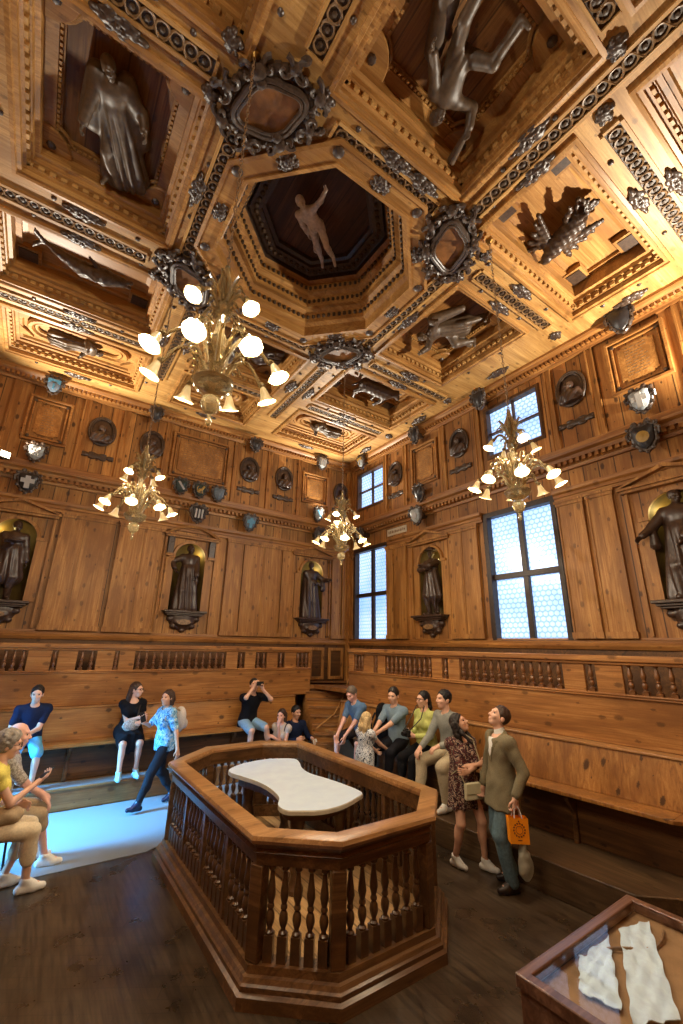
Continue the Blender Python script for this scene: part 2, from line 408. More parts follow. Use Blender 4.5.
def unit(v): v = np.asarray(v, float); return v/(np.linalg.norm(v)+1e-9)
def ik(a, c, l1, l2, pole):
    d = c-a; L = np.linalg.norm(d)
    if L > l1+l2-.002: c = a+d/L*(l1+l2-.002); d = c-a; L = np.linalg.norm(d)
    n = d/L; x = (l1*l1-l2*l2+L*L)/(2*L); h = math.sqrt(max(l1*l1-x*x, 1e-6))
    p = np.asarray(pole, float); p = p-(p@n)*n; p = unit(p)
    return a+n*x+p*h, c

class Body:
    """Joints of a figure. Local frame: +x its right hand, +y where it faces, +z up."""
    def __init__(b, s=1.0, pelvis=(0, 0, .92), lean=0, side=0, twist=0, wrists=None, ankles=None, epole=((.55, -.7, -.7), (-.55, -.7, -.7)),
                 kpole=((.1, 1, .1), (-.1, 1, .1)), look=(0, 0), toes=((.1, 1), (-.1, 1)), fem=False, curl=.5, hand_dir=None, hand_n=None):
        b.s = s; b.fem = fem; b.curl = curl
        P = b.P = np.array(pelvis, float)
        ct, st = math.cos(twist), math.sin(twist)
        b.u = unit((math.sin(side), math.sin(lean), math.cos(lean)*math.cos(side)))
        rx = np.array([ct, st, 0]); rx = unit(rx-(rx@b.u)*b.u); b.tx = rx; b.ty = np.cross(b.u, rx)
        b.T = np.array([b.tx, b.ty, b.u])
        b.neck = P+b.u*.50*s
        sw = (.155 if fem else .178)*s
        b.sh = [b.neck-b.u*.055*s+b.tx*sw, b.neck-b.u*.055*s-b.tx*sw]
        b.hip = [P+np.array([.088*s, 0, -.01]), P+np.array([-.088*s, 0, -.01])]
        yaw, pit = look
        f = np.array([-math.sin(yaw)*math.cos(pit), math.cos(yaw)*math.cos(pit), math.sin(pit)])
        hx = unit(np.cross(f, (0, 0, 1))); hz = np.cross(hx, f)
        b.H = np.array([hx, f, hz])
        nu = unit(b.u*.7+np.array([0, 0, .3])+hz*.3)
        b.hc = b.neck+nu*.175*s+f*.02*s
        W = wrists or ((.26*s, .06*s, P[2]-.08*s), (-.26*s, .06*s, P[2]-.08*s))
        A = ankles or ((.1*s, -.02, .085*s), (-.1*s, -.02, .085*s))
        b.el = []; b.wr = []; b.kn = []; b.an = []
        for i in range(2):
            e, w = ik(b.sh[i], np.array(W[i], float), .29*s, .255*s, epole[i]); b.el.append(e); b.wr.append(w)
            k, a = ik(b.hip[i], np.array(A[i], float), .43*s, .425*s, kpole[i]); b.kn.append(k); b.an.append(a)
        b.toe = [unit((t[0], t[1], t[2] if len(t) > 2 else 0)) for t in toes]
        b.hd = []; b.hn = []
        for i in range(2):
            d = unit(b.wr[i]-b.el[i]) if not (hand_dir and hand_dir[i] is not None) else unit(hand_dir[i])
            n = np.array([-1 if i == 0 else 1, .3, -.3]) if not (hand_n and hand_n[i] is not None) else np.array(hand_n[i], float)
            n = unit(n-(n@d)*d); b.hd.append(d); b.hn.append(n)
    def box(b, m=.2):
        pts = np.array([b.P, b.neck, b.hc]+b.sh+b.el+b.wr+b.kn+b.an+[b.an[i]+b.toe[i]*.2 for i in range(2)])
        return pts.min(0)-m, pts.max(0)+m
    def torso(b, F, g=0, k=.035):
        s, u, T = b.s, b.u, b.T
        hipw = .165 if b.fem else .155
        F.ell(b.P+u*.03*s, np.array([hipw*s+g, .112*s+g, .13*s+g]), T, k)
        F.ell(b.P+u*.2*s, np.array([(.122 if b.fem else .142)*s+g, .098*s+g, .17*s+g]), T, k)
        F.ell(b.P+u*.355*s, np.array([(.142 if b.fem else .165)*s+g, .108*s+g, .16*s+g]), T, k)
        F.cone(b.sh[0], b.sh[1], .062*s+g, .062*s+g, k)
        F.cone(b.neck-u*.06*s, b.neck+u*.0*s, .08*s+g, .055*s+g, k)
        if b.fem:
            for q in (1, -1): F.ell(b.P+u*.33*s+b.ty*.085*s+b.tx*q*.07*s, np.array([.058, .052, .058])*s+g, T, .03)
    def arm(b, F, i, g=0, t=2.0, k=.02):
        s = b.s; f = .9 if b.fem else 1
        if t <= 1:
            e = b.sh[i]+(b.el[i]-b.sh[i])*t; F.cone(b.sh[i], e, .05*s*f+g, (.05-.010*t)*s*f+g, k)
        else:
            F.cone(b.sh[i], b.el[i], .05*s*f+g, .039*s*f+g, k)
            w = b.el[i]+(b.wr[i]-b.el[i])*(t-1); F.cone(b.el[i], w, .038*s*f+g, (.038-.012*(t-1))*s*f+g, k)
    def leg(b, F, i, g=0, t=2.0, k=.03, flare=0):
        s = b.s
        if t <= 1:
            e = b.hip[i]+(b.kn[i]-b.hip[i])*t; F.cone(b.hip[i], e, .083*s+g, (.083-.027*t)*s+g+flare, k)
        else:
            F.cone(b.hip[i], b.kn[i], .083*s+g, .056*s+g, k)
            d = b.an[i]-b.kn[i]; w = b.kn[i]+d*(t-1)
            back_ = -b.toe[i]
            F.cone(b.kn[i], w, .05*s+g, ((.05-.015*(t-1))*s if g else .034*s)+g+flare, k)
            if t > 1.4: F.ell(b.kn[i]+d*.3+back_*.018*s, np.array([.047, .047, .11])*s+g*.9, None, .03)
    def head(b, F):
        s, c, H = b.s, b.hc, b.H
        L = lambda x, y, z: c+(H[0]*x+H[1]*y+H[2]*z)*s
        E = lambda x, y, z, r, k=.02, sub=False: F.ell(L(x, y, z), np.array(r)*s, H, k, sub)
        F.cone(b.neck-b.u*.04*s, c+(-H[1]*.02-H[2]*.06)*s, .058*s, .05*s, .02)
        E(0, -.012, .028, (.075, .096, .09)); E(0, .024, -.03, (.061, .074, .083)); E(0, .052, -.095, (.03, .032, .024), .03)
        E(0, .078, .028, (.05, .018, .016), .02)
        for q in (1, -1):
            E(q*.03, .1, .004, (.017, .014, .012), .012, True); E(q*.04, .068, -.03, (.022, .02, .02), .02)
            E(q*.076, -.012, -.012, (.012, .024, .033), .008)
        F.cone(L(0, .092, .012), L(0, .112, -.03), .009*s, .0145*s, .012); E(0, .1, -.034, (.019, .013, .01), .01)
        E(0, .092, -.06, (.025, .011, .007), .008); E(0, .09, -.073, (.021, .011, .007), .008)
    def hand(b, F, i):
        s = b.s*(.92 if b.fem else 1); W, d, n = b.wr[i], b.hd[i], b.hn[i]; q = np.cross(d, n)*(1 if i == 0 else -1)
        F.cone(b.el[i]+(W-b.el[i])*.7, W, .029*s, .026*s, .01); F.cone(W, W+d*.03*s, .026*s, .026*s, .015)
        ln = (.072, .080, .074, .058)
        for j in range(4):
            o = (.033-.0215*j)*s
            K = W+d*.088*s+q*o; F.cone(W+d*.015*s+q*o*.6, K, .014*s, .0115*s, .014)
            c1 = b.curl*(.8+.1*j); sp = q*(.10-.065*j)
            d1 = unit(d*math.cos(c1)+n*math.sin(c1)+sp); c2 = c1*2.0; d2 = unit(d*math.cos(c2)+n*math.sin(c2)+sp); c3 = c1*2.6; d3 = unit(d*math.cos(c3)+n*math.sin(c3)+sp)
            p1 = K+d1*ln[j]*.45*s; p2 = p1+d2*ln[j]*.32*s; p3 = p2+d3*ln[j]*.23*s
            F.cone(K, p1, .0098*s, .009*s, .003); F.cone(p1, p2, .009*s, .0084*s, .002); F.cone(p2, p3, .0084*s, .007*s, .002)
        a = W+d*.028*s+q*.026*s; b1 = a+unit(d*.6+q*.75+n*.35)*.042*s; b2 = b1+unit(d*.95+q*.2+n*.35)*.032*s
        F.cone(W+d*.02*s+q*.012*s, a, .016*s, .014*s, .012); F.cone(a, b1, .0125*s, .0105*s, .004); F.cone(b1, b2, .0105*s, .0085*s, .002)
    def skin(b, h=.012):
        lo, hi = b.box(.16); F = Field(lo, hi, h)
        b.torso(F)
        for i in range(2): b.arm(F, i); b.leg(F, i); F.cone(b.an[i], b.an[i]+b.toe[i]*.1*b.s-np.array([0, 0, .04])*b.s, .034*b.s, .03*b.s, .02)
        F.cone(b.neck-b.u*.03, b.neck+b.u*.06*b.s, .056*b.s, .05*b.s, .02)
        out = [F.surface()]
        G = Field(b.hc-.2*b.s, b.hc+.17*b.s, .0062*b.s); b.head(G); G.cut(b.neck-b.u*.03, -b.u); out.append(G.surface())
        for i in range(2):
            c = b.wr[i]+b.hd[i]*.06; K = Field(c-.17*b.s, c+.17*b.s, .0048*b.s); b.hand(K, i); out.append(K.surface())
        return out

def wrinkle(amp, f=34):
    return lambda x, y, z: amp*(np.sin(x*f+np.sin(z*f*.6)*1.6+y*9)*np.sin(y*f*.9+z*f*.35+1.3))

def cloth_top(b, sleeve=.6, hem=-.02, g=.016, h=.012, fold=.003, neck=.0, loose=0, flare=0):
    lo, hi = b.box(.2); F = Field(lo, hi, h); b.torso(F, g+loose)
    if hem < -.03:
        e = b.P+b.u*hem; F.cone(b.P+b.u*.1+b.tx*.05, e+b.tx*.06, .105*b.s+g, .11*b.s+g+flare, .04); F.cone(b.P+b.u*.1-b.tx*.05, e-b.tx*.06, .105*b.s+g, .11*b.s+g+flare, .04)
    F.cut(b.P+b.u*hem, -b.u)
    for i in range(2): b.arm(F, i, g*.9+loose*.5, sleeve, .015)
    e = [b.sh[i]+(b.el[i]-b.sh[i])*sleeve if sleeve <= 1 else b.el[i]+(b.wr[i]-b.el[i])*(sleeve-1) for i in range(2)]
    if fold: F.warp(wrinkle(fold))
    F.ell(b.neck+b.u*.035*b.s+b.ty*(.03+neck), np.array([.07+neck, .06+neck, .06+neck*.8])*b.s, b.T, .004, True)
    return F.surface()
def cloth_legs(b, t=1.95, g=.016, h=.012, fold=.003, waist=.1, flare=.0):
    lo, hi = b.box(.18); F = Field(lo, hi, h); s = b.s
    F.ell(b.P+b.u*.02*s, np.array([.16*s+g, .115*s+g, .13*s+g]), b.T, .03)
    F.cut(b.P+b.u*waist*s, b.u)
    for i in range(2): b.leg(F, i, g, t, .025, flare)
    if fold: F.warp(wrinkle(fold))
    return F.surface()
def skirt(b, to, r0=.13, r1=.2, g=.02, h=.012, top=.2, fold=.008, legs=1.0):
    """bell from the waist over both thighs"""
    lo, hi = b.box(.25); F = Field(lo, hi, h); s = b.s
    F.ell(b.P+b.u*.03*s, np.array([.17*s+g, .12*s+g, .15*s+g]), b.T, .04)
    for i in range(2):
        for w in (.3, .7, 1.0):
            k = b.hip[i]+(b.kn[i]-b.hip[i])*to*w; o = b.hip[1-i]+(b.kn[1-i]-b.hip[1-i])*to*w; m = k*.7+o*.3
            F.cone(b.hip[i], m, .095*s+g, r1*w*.45+.06, .06)
    e = (b.hip[0]+b.hip[1])/2+((b.kn[0]+b.kn[1])/2-(b.hip[0]+b.hip[1])/2)*to; d = unit(e-(b.hip[0]+b.hip[1])/2)
    F.cut(e, d); F.cut(b.P+b.u*top, b.u)
    F.warp(lambda x, y, z: fold*np.sin(x*55+y*30))
    return F.surface()
def shoe(b, i, h=.0085, boot=0):
    s = b.s; a = b.an[i]; t = b.toe[i]; F = Field(a-.3, a+.33, h); dn = np.array([0, 0, -1.])
    t3 = unit(t); g = a+dn*.05*s
    F.cone(g-t3*.04*s, g+t3*.07*s, .038*s, .041*s, .015); F.cone(g+t3*.07*s, g+t3*.145*s+dn*.006, .040*s, .031*s, .02)
    F.cone(a+np.array([0, 0, .02]), g+t3*.08*s, .047*s, .035*s, .025)
    if boot: F.cone(a+unit(b.kn[i]-a)*boot, a, .052*s, .048*s, .02); F.cut(a+unit(b.kn[i]-a)*boot, unit(b.kn[i]-a))
    else: F.cut(a+np.array([0, 0, .04])-t3*.0, (0, 0, 1)*1 if False else unit(np.array([0, 0, 1.])+t3*.35))
    nrm = unit(np.cross(np.cross(t3, (0, 0, 1.)), t3)); F.cut(g-nrm*.034*s, -nrm)
    return F.surface()
def hair(b, style, h=.0075):
    s, c, H = b.s, b.hc, b.H
    L = lambda x, y, z: c+(H[0]*x+H[1]*y+H[2]*z)*s
    lo = c-.24*s; hi = c+.24*s
    if style in ('long', 'pony', 'back'): lo = lo-np.array([.05, .05, .3])
    F = Field(lo, hi, h)
    if style == 'bald':
        F.ell(L(0, -.02, .0), np.array([.084, .098, .085])*s, H, .02); F.cut(L(0, 0, .045), H[2]); F.cut(L(0, .02, 0), H[1])
    else:
        r = np.array([.087, .106, .102])*s*(1.14 if style == 'curly' else 1)
        F.ell(L(0, -.018, .034), r, H, .02)
        F.cut(L(0, .058, .05), H[1]*.85-H[2]*.55); F.cut(L(0, 0, -.085), -H[2])
        if style in ('long', 'back'):
            for x in (-.07, -.04, 0, .04, .07):
                F.cone(L(x, -.06, .0), L(x*1.05, -.085, -.12), .042*s, .04*s, .02); F.cone(L(x*1.05, -.085, -.12), L(x*.9, -.075, -.28 if style == 'long' else -.24), .04*s, .022*s, .02)
            if style == 'long':
                for q in (1, -1): F.cone(L(q*.078, -.02, .02), L(q*.088, .0, -.12), .024*s, .028*s, .02); F.cone(L(q*.088, .0, -.12), L(q*.085, .05, -.27), .028*s, .018*s, .02)
        if style == 'pony': F.cone(L(0, -.1, .02), L(0, -.12, -.12), .035*s, .04*s, .02); F.cone(L(0, -.12, -.12), L(.03, -.1, -.3), .04*s, .02*s, .02)
        if style == 'bob':
            for q in (1, -1): F.cone(L(q*.07, -.04, .03), L(q*.08, -.03, -.085), .038*s, .035*s, .02)
            F.cone(L(-.05, -.08, -.02), L(.05, -.08, -.06), .045*s, .045*s, .03)
    a = .012 if style == 'curly' else .006; f = 75 if style == 'curly' else 95
    F.warp(lambda x, y, z: a*np.sin(x*f+2*np.sin(z*40))*np.sin(y*f+1)*np.sin(z*f*.6))
    return F.surface()
# ------------------------------------------------------------------ the room shell
fl = MB(); fl.box(XL, YN, -.1, XW, YW, 0); struct(fl.build('floor', M['floor'], smooth=False))
def niche_mesh(T, r, b0, bs):
    mb = MB(); n = 16; rows = []
    for k in range(7):
        rows.append([(r*math.cos(PI*i/n), b0+(bs-b0)*k/6, -r*.95*math.sin(PI*i/n)) for i in range(n+1)])
    for k in range(1, 7):
        e = PI/2*k/6*.995
        rows.append([(r*math.cos(e)*math.cos(PI*i/n), bs+r*math.sin(e), -r*.95*math.cos(e)*math.sin(PI*i/n)) for i in range(n+1)])
    mb.rings(rows, T, 0, False, False, closed=False)
    mb.add([(r*math.cos(PI*i/n), b0, -r*.95*math.sin(PI*i/n)) for i in range(n+1)], [tuple(range(n+1))], T, 0)
    return mb
NR, NB, NS, NT_ = .335, 3.0, 4.14, 4.48
N_BACK = [-.66, 2.49, 5.63]; N_SIDE = [6.5, 1.95]
W_LOW = [4.31, 8.62]; W_UP = [4.2, 8.62]
WLO = (2.42, 4.86, .73); WUP = (5.98, 7.08, .6)
Tb = back(0, 0); Ts = side(0, 0)
wb = struct(link('wall_back', plate(rect(XL, 0, XW, 7.6), [arch(c, NB, NS, NR) for c in N_BACK], Tb, .05)))
wb.data.materials.append(M['wall_l'])
hs = [arch(-c, NB, NS, NR) for c in N_SIDE]+[rect(-c-WLO[2], WLO[0], -c+WLO[2], WLO[1]) for c in W_LOW]+[rect(-c-WUP[2], WUP[0], -c+WUP[2], WUP[1]) for c in W_UP]
wr = struct(link('wall_right', plate(rect(-YW, 0, -YN, 7.6), hs, Ts, .05))); wr.data.materials.append(M['wall_r'])
mb = MB(); mb.box(XL, YN-.15, 0, XW, YN, 7.6); struct(mb.build('wall_front', M['wall_l'], smooth=False))
DOOR = (6.55, 8.05, 2.6)      # open doorway in the left wall that lets daylight onto the carpet
lw = struct(link('wall_left', plate(rect(YN, 0, YW, 7.6), [rect(DOOR[0], .01, DOOR[1], DOOR[2])], frame((XL, 0, 0), (0, 1, 0), (0, 0, 1)), .05))); lw.data.materials.append(M['wall_r'])
for T, cs, par in ((back, N_BACK, wb), (side, N_SIDE, wr)):
    for c in cs: niche_mesh(T(c, 0), NR, NB, NS).build('niche', M['niche'], par)
# outer skins behind the boards so that no light leaks in
mb = MB(); mb.box(XL-.3, YW+.5, -.1, XW+.6, YW+.55, 8.4); mb.box(XL-.3, YW, 7.5, XW+.6, YW+.5, 7.55); struct(mb.build('wall_backing', M['wall_l'], smooth=False))

cn = [0]
def trim(mbx, mat, bevel=0):
    cn[0] += 1; return struct(mbx.build('trim_%d' % cn[0], mat, bevel=bevel))
# long horizontal mouldings on both walls (profile b up, c out)
def run(T, a0, a1, z, prof, mat):
    m = MB(); m.moulding([(z+b, c) for b, c in prof], a0, a1, T(0, 0) if T is back else side(0, 0)); return trim(m, mat)
BASE = [(0, 0), (0, .06), (.05, .075), (.09, .05), (.12, .05), (.13, .025), (.16, .02), (.16, 0)]
ARCHI = [(0, 0), (0, .05), (.05, .05), (.055, .075), (.10, .075), (.13, .11), (.17, .12), (.19, .12), (.19, 0)]
CORN = [(0, 0), (0, .06), (.05, .07), (.05, .10), (.12, .10), (.12, .17), (.17, .19), (.20, .25), (.235, .26), (.25, .22), (.25, 0)]
TOP = [(0, 0), (0, .05), (.04, .06), (.04, .09), (.08, .11), (.13, .2), (.17, .23), (.22, .23), (.22, 0)]
segs_back = [(XL, XW)]
for z, pr in ((2.37, BASE), (5.22, CORN), (7.23, TOP)):
    run(back, XL, XW, z, pr, M['trim_x'])
    if z < 2.5:
        run(side, -YW, -YN, z, pr, M['trim_y'])
    else: run(side, -YW, -YN, z, pr, M['trim_y'])
run(lambda a, b: None, 0, 1, 0, BASE, M['trim_x']) if False else None
mq = MB(); mq.moulding([(5.22+b, c) for b, c in CORN], YN, YW-.3, frame((XL, 0, 0), (0, 1, 0), (0, 0, 1))); trim(mq, M['trim_y'])
mq = MB(); mq.moulding([(5.22+b, c) for b, c in CORN], -XW+.3, -XL-.3, frame((0, YN, 0), (-1, 0, 0), (0, 0, 1))); trim(mq, M['trim_x'])
run(back, XL, XW, 4.72, ARCHI, M['trim_x'])
for a0, a1 in ((-YW, -9.36), (-7.88, -5.05), (-3.57, -YN)): run(side, a0, a1, 4.72, ARCHI, M['trim_y'])
run(back, XL, XW, 5.52, [(0, 0), (0, .05), (.1, .06), (.12, .03), (.12, 0)], M['trim_x'])
run(side, -YW, -YN, 5.52, [(0, 0), (0, .05), (.1, .06), (.12, .03), (.12, 0)], M['trim_y'])
# dentil courses
for T, a0, a1, mat, zz, cc, st in ((back, XL, XW, 'trim_x', 5.285, .10, .1), (side, -YW, -YN, 'trim_y', 5.285, .10, .1), (back, XL, XW, 'trim_x', 7.285, .10, .08), (side, -YW, -YN, 'trim_y', 7.285, .10, .08)):
    m = MB(); a = a0+.03; TT = T(0, 0)
    while a < a1-.05: m.box(a, zz-.01, cc-.04, a+st*.55, zz+.055, cc+.066, TT); a += st
    trim(m, M[mat])
# pilasters
def pilaster(T, c, w, z0, z1, d, mat=None, caps=True):
    m = MB(); TT = T(c, 0); d += .0011*(cn[0] % 9); z0 += .0007*(cn[0] % 7); z1 -= .0007*(cn[0] % 7)
    m.box(-w/2, z0, -.01, w/2, z1, d, TT)
    for q in (-1, 1): m.box(q*(w/2)-.012, z0, -.01, q*(w/2)+.012, z1, d+.014, TT)
    if caps:
        m.box(-w/2-.03, z0, -.01, w/2+.03, z0+.09, d+.03, TT); m.box(-w/2-.025, z1-.09, -.01, w/2+.025, z1-.04, d+.025, TT); m.box(-w/2-.045, z1-.04, -.01, w/2+.045, z1, d+.04, TT)
    trim(m, mat or M['trim_z'])
for x, w in ((.19, .38), (.66, .5), (1.27, .5), (1.68, .36), (3.5, .36), (3.98, .5), (4.48, .44), (4.9, .3), (6.38, .26), (6.7, .2), (-1.5, .36), (-2.0, .36)): pilaster(back, x, w, 2.52, 4.72, .05)
for y, w in ((2.87, .36), (3.33, .4), (5.39, .38), (5.78, .34), (7.43, .38), (7.8, .24), (9.45, .2), (1.0, .36), (.5, .4)): pilaster(side, y, w, 2.52, 4.72, .05)
for x in (-1.2, .0, .76, 1.66, 3.3, 4.22, 5.12, 6.1, 6.75): pilaster(back, x, .1, 5.62, 7.23, .03, None, False)
for y in (2.66, 3.4, 5.0, 5.95, 7.2, 7.95, 9.4, 1.4, .7): pilaster(side, y, .1, 5.62, 7.23, .03, None, False)
m = MB(); m.box(XW-.12, YW-.12, 1.5, XW, YW, 7.45); trim(m, M['trim_z'], .01)
# wainscot panels in the corner above the landing
for T, c, w in ((back, 5.85, .42), (back, 6.42, .46), (side, 9.1, .5)):
    m = MB(); TT = T(c, 0)
    m.loop(-w/2, 1.55, w/2, 2.3, .07, .02, .065, TT)
    trim(m, M['trim_z'], .006)
for T, a0, a1 in ((back, XL, XW), (side, -YW, -YN)):  # dark wainscot band, its tone painting the shade behind the gallery balusters
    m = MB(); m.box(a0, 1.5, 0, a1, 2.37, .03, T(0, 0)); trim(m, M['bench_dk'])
# niche surrounds: jambs, archivolt, impost, pediment
def surround(T, c, kind, mat):
    m = MB(); TT = T(c, 0); r = NR
    for q in (-1, 1):
        x0, x1 = sorted((q*(r+.0), q*(r+.17))); m.box(x0, 3.0, -.01, x1, NS-.03, .035, TT)
        x0, x1 = sorted((q*(r-.01), q*(r+.12))); m.box(x0, NS-.03, -.01, x1, NS+.03, .06, TT)
        x0, x1 = sorted((q*(r+.2), q*(r+.24))); m.box(x0, 2.55, -.01, x1, 4.62, .05, TT)
    ring = []
    for i in range(17):
        a = PI*i/16; co, si = math.cos(a), math.sin(a)
        ring.append([((r-.005)*co, NS+(r-.005)*si, 0), ((r-.005)*co, NS+(r-.005)*si, .05), ((r+.045)*co, NS+(r+.045)*si, .055), ((r+.055)*co, NS+(r+.055)*si, 0)])
    m.rings(ring, TT)
    w = r+.27 if kind != 'arc' else r+.25
    m.box(-w, 4.56, -.01, w, 4.60, .11, TT); m.box(-w-.03, 4.60, -.01, w+.03, 4.635, .15, TT)
    if kind == 'tri':
        for q in (-1, 1):
            m.prism([(q*(w+.05), 4.635), (q*(w-.03), 4.635), (0, 4.80), (0, 4.855)] if q > 0 else [(0, 4.855), (0, 4.80), (-(w-.03), 4.635), (-(w+.05), 4.635)], -.01, .16, TT)
        m.prism([(-w+.03, 4.636), (w-.03, 4.636), (0, 4.8)], -.01, .06, TT)
    else:
        R_ = (w*w+.22**2)/(2*.22); a0 = math.asin(w/R_); rg = []
        for i in range(15):
            a = -a0+2*a0*i/14
            rg.append([((R_-.05)*math.sin(a), 4.635+.22-R_+(R_-.05)*math.cos(a), -.01), ((R_-.05)*math.sin(a), 4.635+.22-R_+(R_-.05)*math.cos(a), .13), (R_*math.sin(a), 4.635+.22-R_+R_*math.cos(a), .16), (R_*math.sin(a), 4.635+.22-R_+R_*math.cos(a), -.01)])
        m.rings(rg, TT)
        for q in (-1, 1):
            m.box(q*.45-.06, 4.2, -.01, q*.45+.06, 4.56, .09, TT, 1); m.box(q*.45-.08, 4.14, -.01, q*.45+.08, 4.2, .1, TT)
            m.tube([(q*.45-.06*math.cos(t), 4.5+.06*math.sin(t), .09) for t in np.linspace(0, 5, 10)], .012, 6, TT, 1)
    o = trim(m, mat); o.data.materials.append(M['carved'])
surround(back, N_BACK[0], 'tri', M['trim_z']); surround(back, N_BACK[1], 'arc', M['trim_z']); surround(back, N_BACK[2], 'tri', M['trim_z'])
surround(side, N_SIDE[0], 'tri', M['trim_z']); surround(side, N_SIDE[1], 'tri', M['trim_z'])

# ------------------------------------------------------------------ windows
def window(n, c, z0, z1, w, mull, dark, sc):
    m = MB(); TT = side(c, 0); f = .085 if dark else .05
    mat = M['dark_frame'] if dark else M['bench_dk']
    m.loop(-w, z0, w, z1, f, -.16, .03, TT)
    m.loop(-w-.02, z0-.02, w+.02, z1+.02, .022, -.35, .02, TT)
    m.box(-mull/2, z0+.01, -.15, mull/2, z1-.01, -.05, TT); zm = z0+(z1-z0)*(.5 if not dark else .495); m.box(-w+.01, zm-mull/2, -.145, w-.01, zm+mull/2, -.045, TT)
    o = struct(m.build('window_%d' % n, mat, bevel=.006))
    g = MB(); g.box(-w+.02, z0+.02, -.135, w-.02, z1-.02, -.12, TT); g.build('pane', PANE_R, o, smooth=False)
for n, c in enumerate(W_LOW): window(n+1, c, WLO[0], WLO[1], WLO[2], .1, True, .1)
for n, c in enumerate(W_UP): window(n+3, c, WUP[0], WUP[1], WUP[2], .035, False, .1)

# ------------------------------------------------------------------ ceiling: board with sunken coffers
OC = (2.29, 4.1)
def octo(ap, z=None):
    r = ap/math.cos(PI/8); p = [(OC[0]+r*math.cos(PI/8+PI/4*i), OC[1]+r*math.sin(PI/8+PI/4*i)) for i in range(8)]
    return p if z is None else [(a, b, z) for a, b in p]
COF = dict(west=(-1.12, 3.1, .44, 4.95), east=(4.2, 3.2, 5.78, 4.98), near=(1.42, .75, 3.15, 2.25), far=(1.5, 5.98, 3.15, 7.4),
           far_east=(4.05, 5.68, 6.15, 7.0), far_west=(-1.43, 5.68, .66, 7.0), near_east=(3.74, 1.25, 6.1, 2.5), near_west=(-1.45, 1.22, .55, 2.5),
           row_far_west=(-1.4, 7.65, .72, 8.92), row_far=(1.5, 7.72, 3.15, 8.92), row_far_east=(4.05, 7.65, 6.1, 8.92),
           row_near_east=(3.78, -.62, 6.1, .6), row_near=(1.42, -.62, 3.05, .35), row_near_west=(-1.4, -.62, .7, .6))
TC = frame((0, 0, ZC), (1, 0, 0), (0, -1, 0))     # b = -y, c down
holes = [[(x0-.06, -y0+.06), (x1+.06, -y0+.06), (x1+.06, -y1-.06), (x0-.06, -y1-.06)] for x0, y0, x1, y1 in COF.values()]+[[(a, -b) for a, b in octo(1.4)]]
ceil = struct(link('ceiling', plate(rect(XL, -YW, XW, -YN), holes, TC, .06))); ceil.data.materials.append(M['ceil'])
mb = MB(); mb.box(XL-.3, YN-.3, 9.1, XW+.6, YW+.6, 9.2); struct(mb.build('ceiling_roof', M['panel_dark'], smooth=False))
mb = MB()
for b in ((XL-.1, YN-.15, 7.45, XL, YW, 9.1), (XW+.4, YN-.15, 7.45, XW+.5, YW, 9.1), (XL, YN-.15, 7.45, XW+.4, YN-.05, 9.1), (XL, YW+.4, 7.45, XW+.4, YW+.5, 9.1)): mb.box(*b)
struct(mb.build('ceiling_curb', M['panel_dark'], smooth=False))

def rloop(x0, y0, x1, y1, i, z): return [(x0+i, y0+i, z), (x1-i, y0+i, z), (x1-i, y1-i, z), (x0+i, y1-i, z)]
def dentils(m, loop_fn, inset, z, size, mi=0):
    """blocks running round a rectangle"""
    x0, y0, x1, y1 = loop_fn
    for (ax, ay), (bx, by), nx, ny in (((x0, y0), (x1, y0), 0, 1), ((x1, y0), (x1, y1), -1, 0), ((x1, y1), (x0, y1), 0, -1), ((x0, y1), (x0, y0), 1, 0)):
        L = math.hypot(bx-ax, by-ay); n = int(L/size/1.8); ux, uy = (bx-ax)/L, (by-ay)/L
        for k in range(n):
            t = (k+.5)*L/n; px, py = ax+ux*t+nx*inset, ay+uy*t+ny*inset
            hx = abs(ux)*size/2+abs(nx)*size*.42; hy = abs(uy)*size/2+abs(ny)*size*.42
            m.box(px-hx, py-hy, z, px+hx, py+hy, z+size*.9, None, mi)
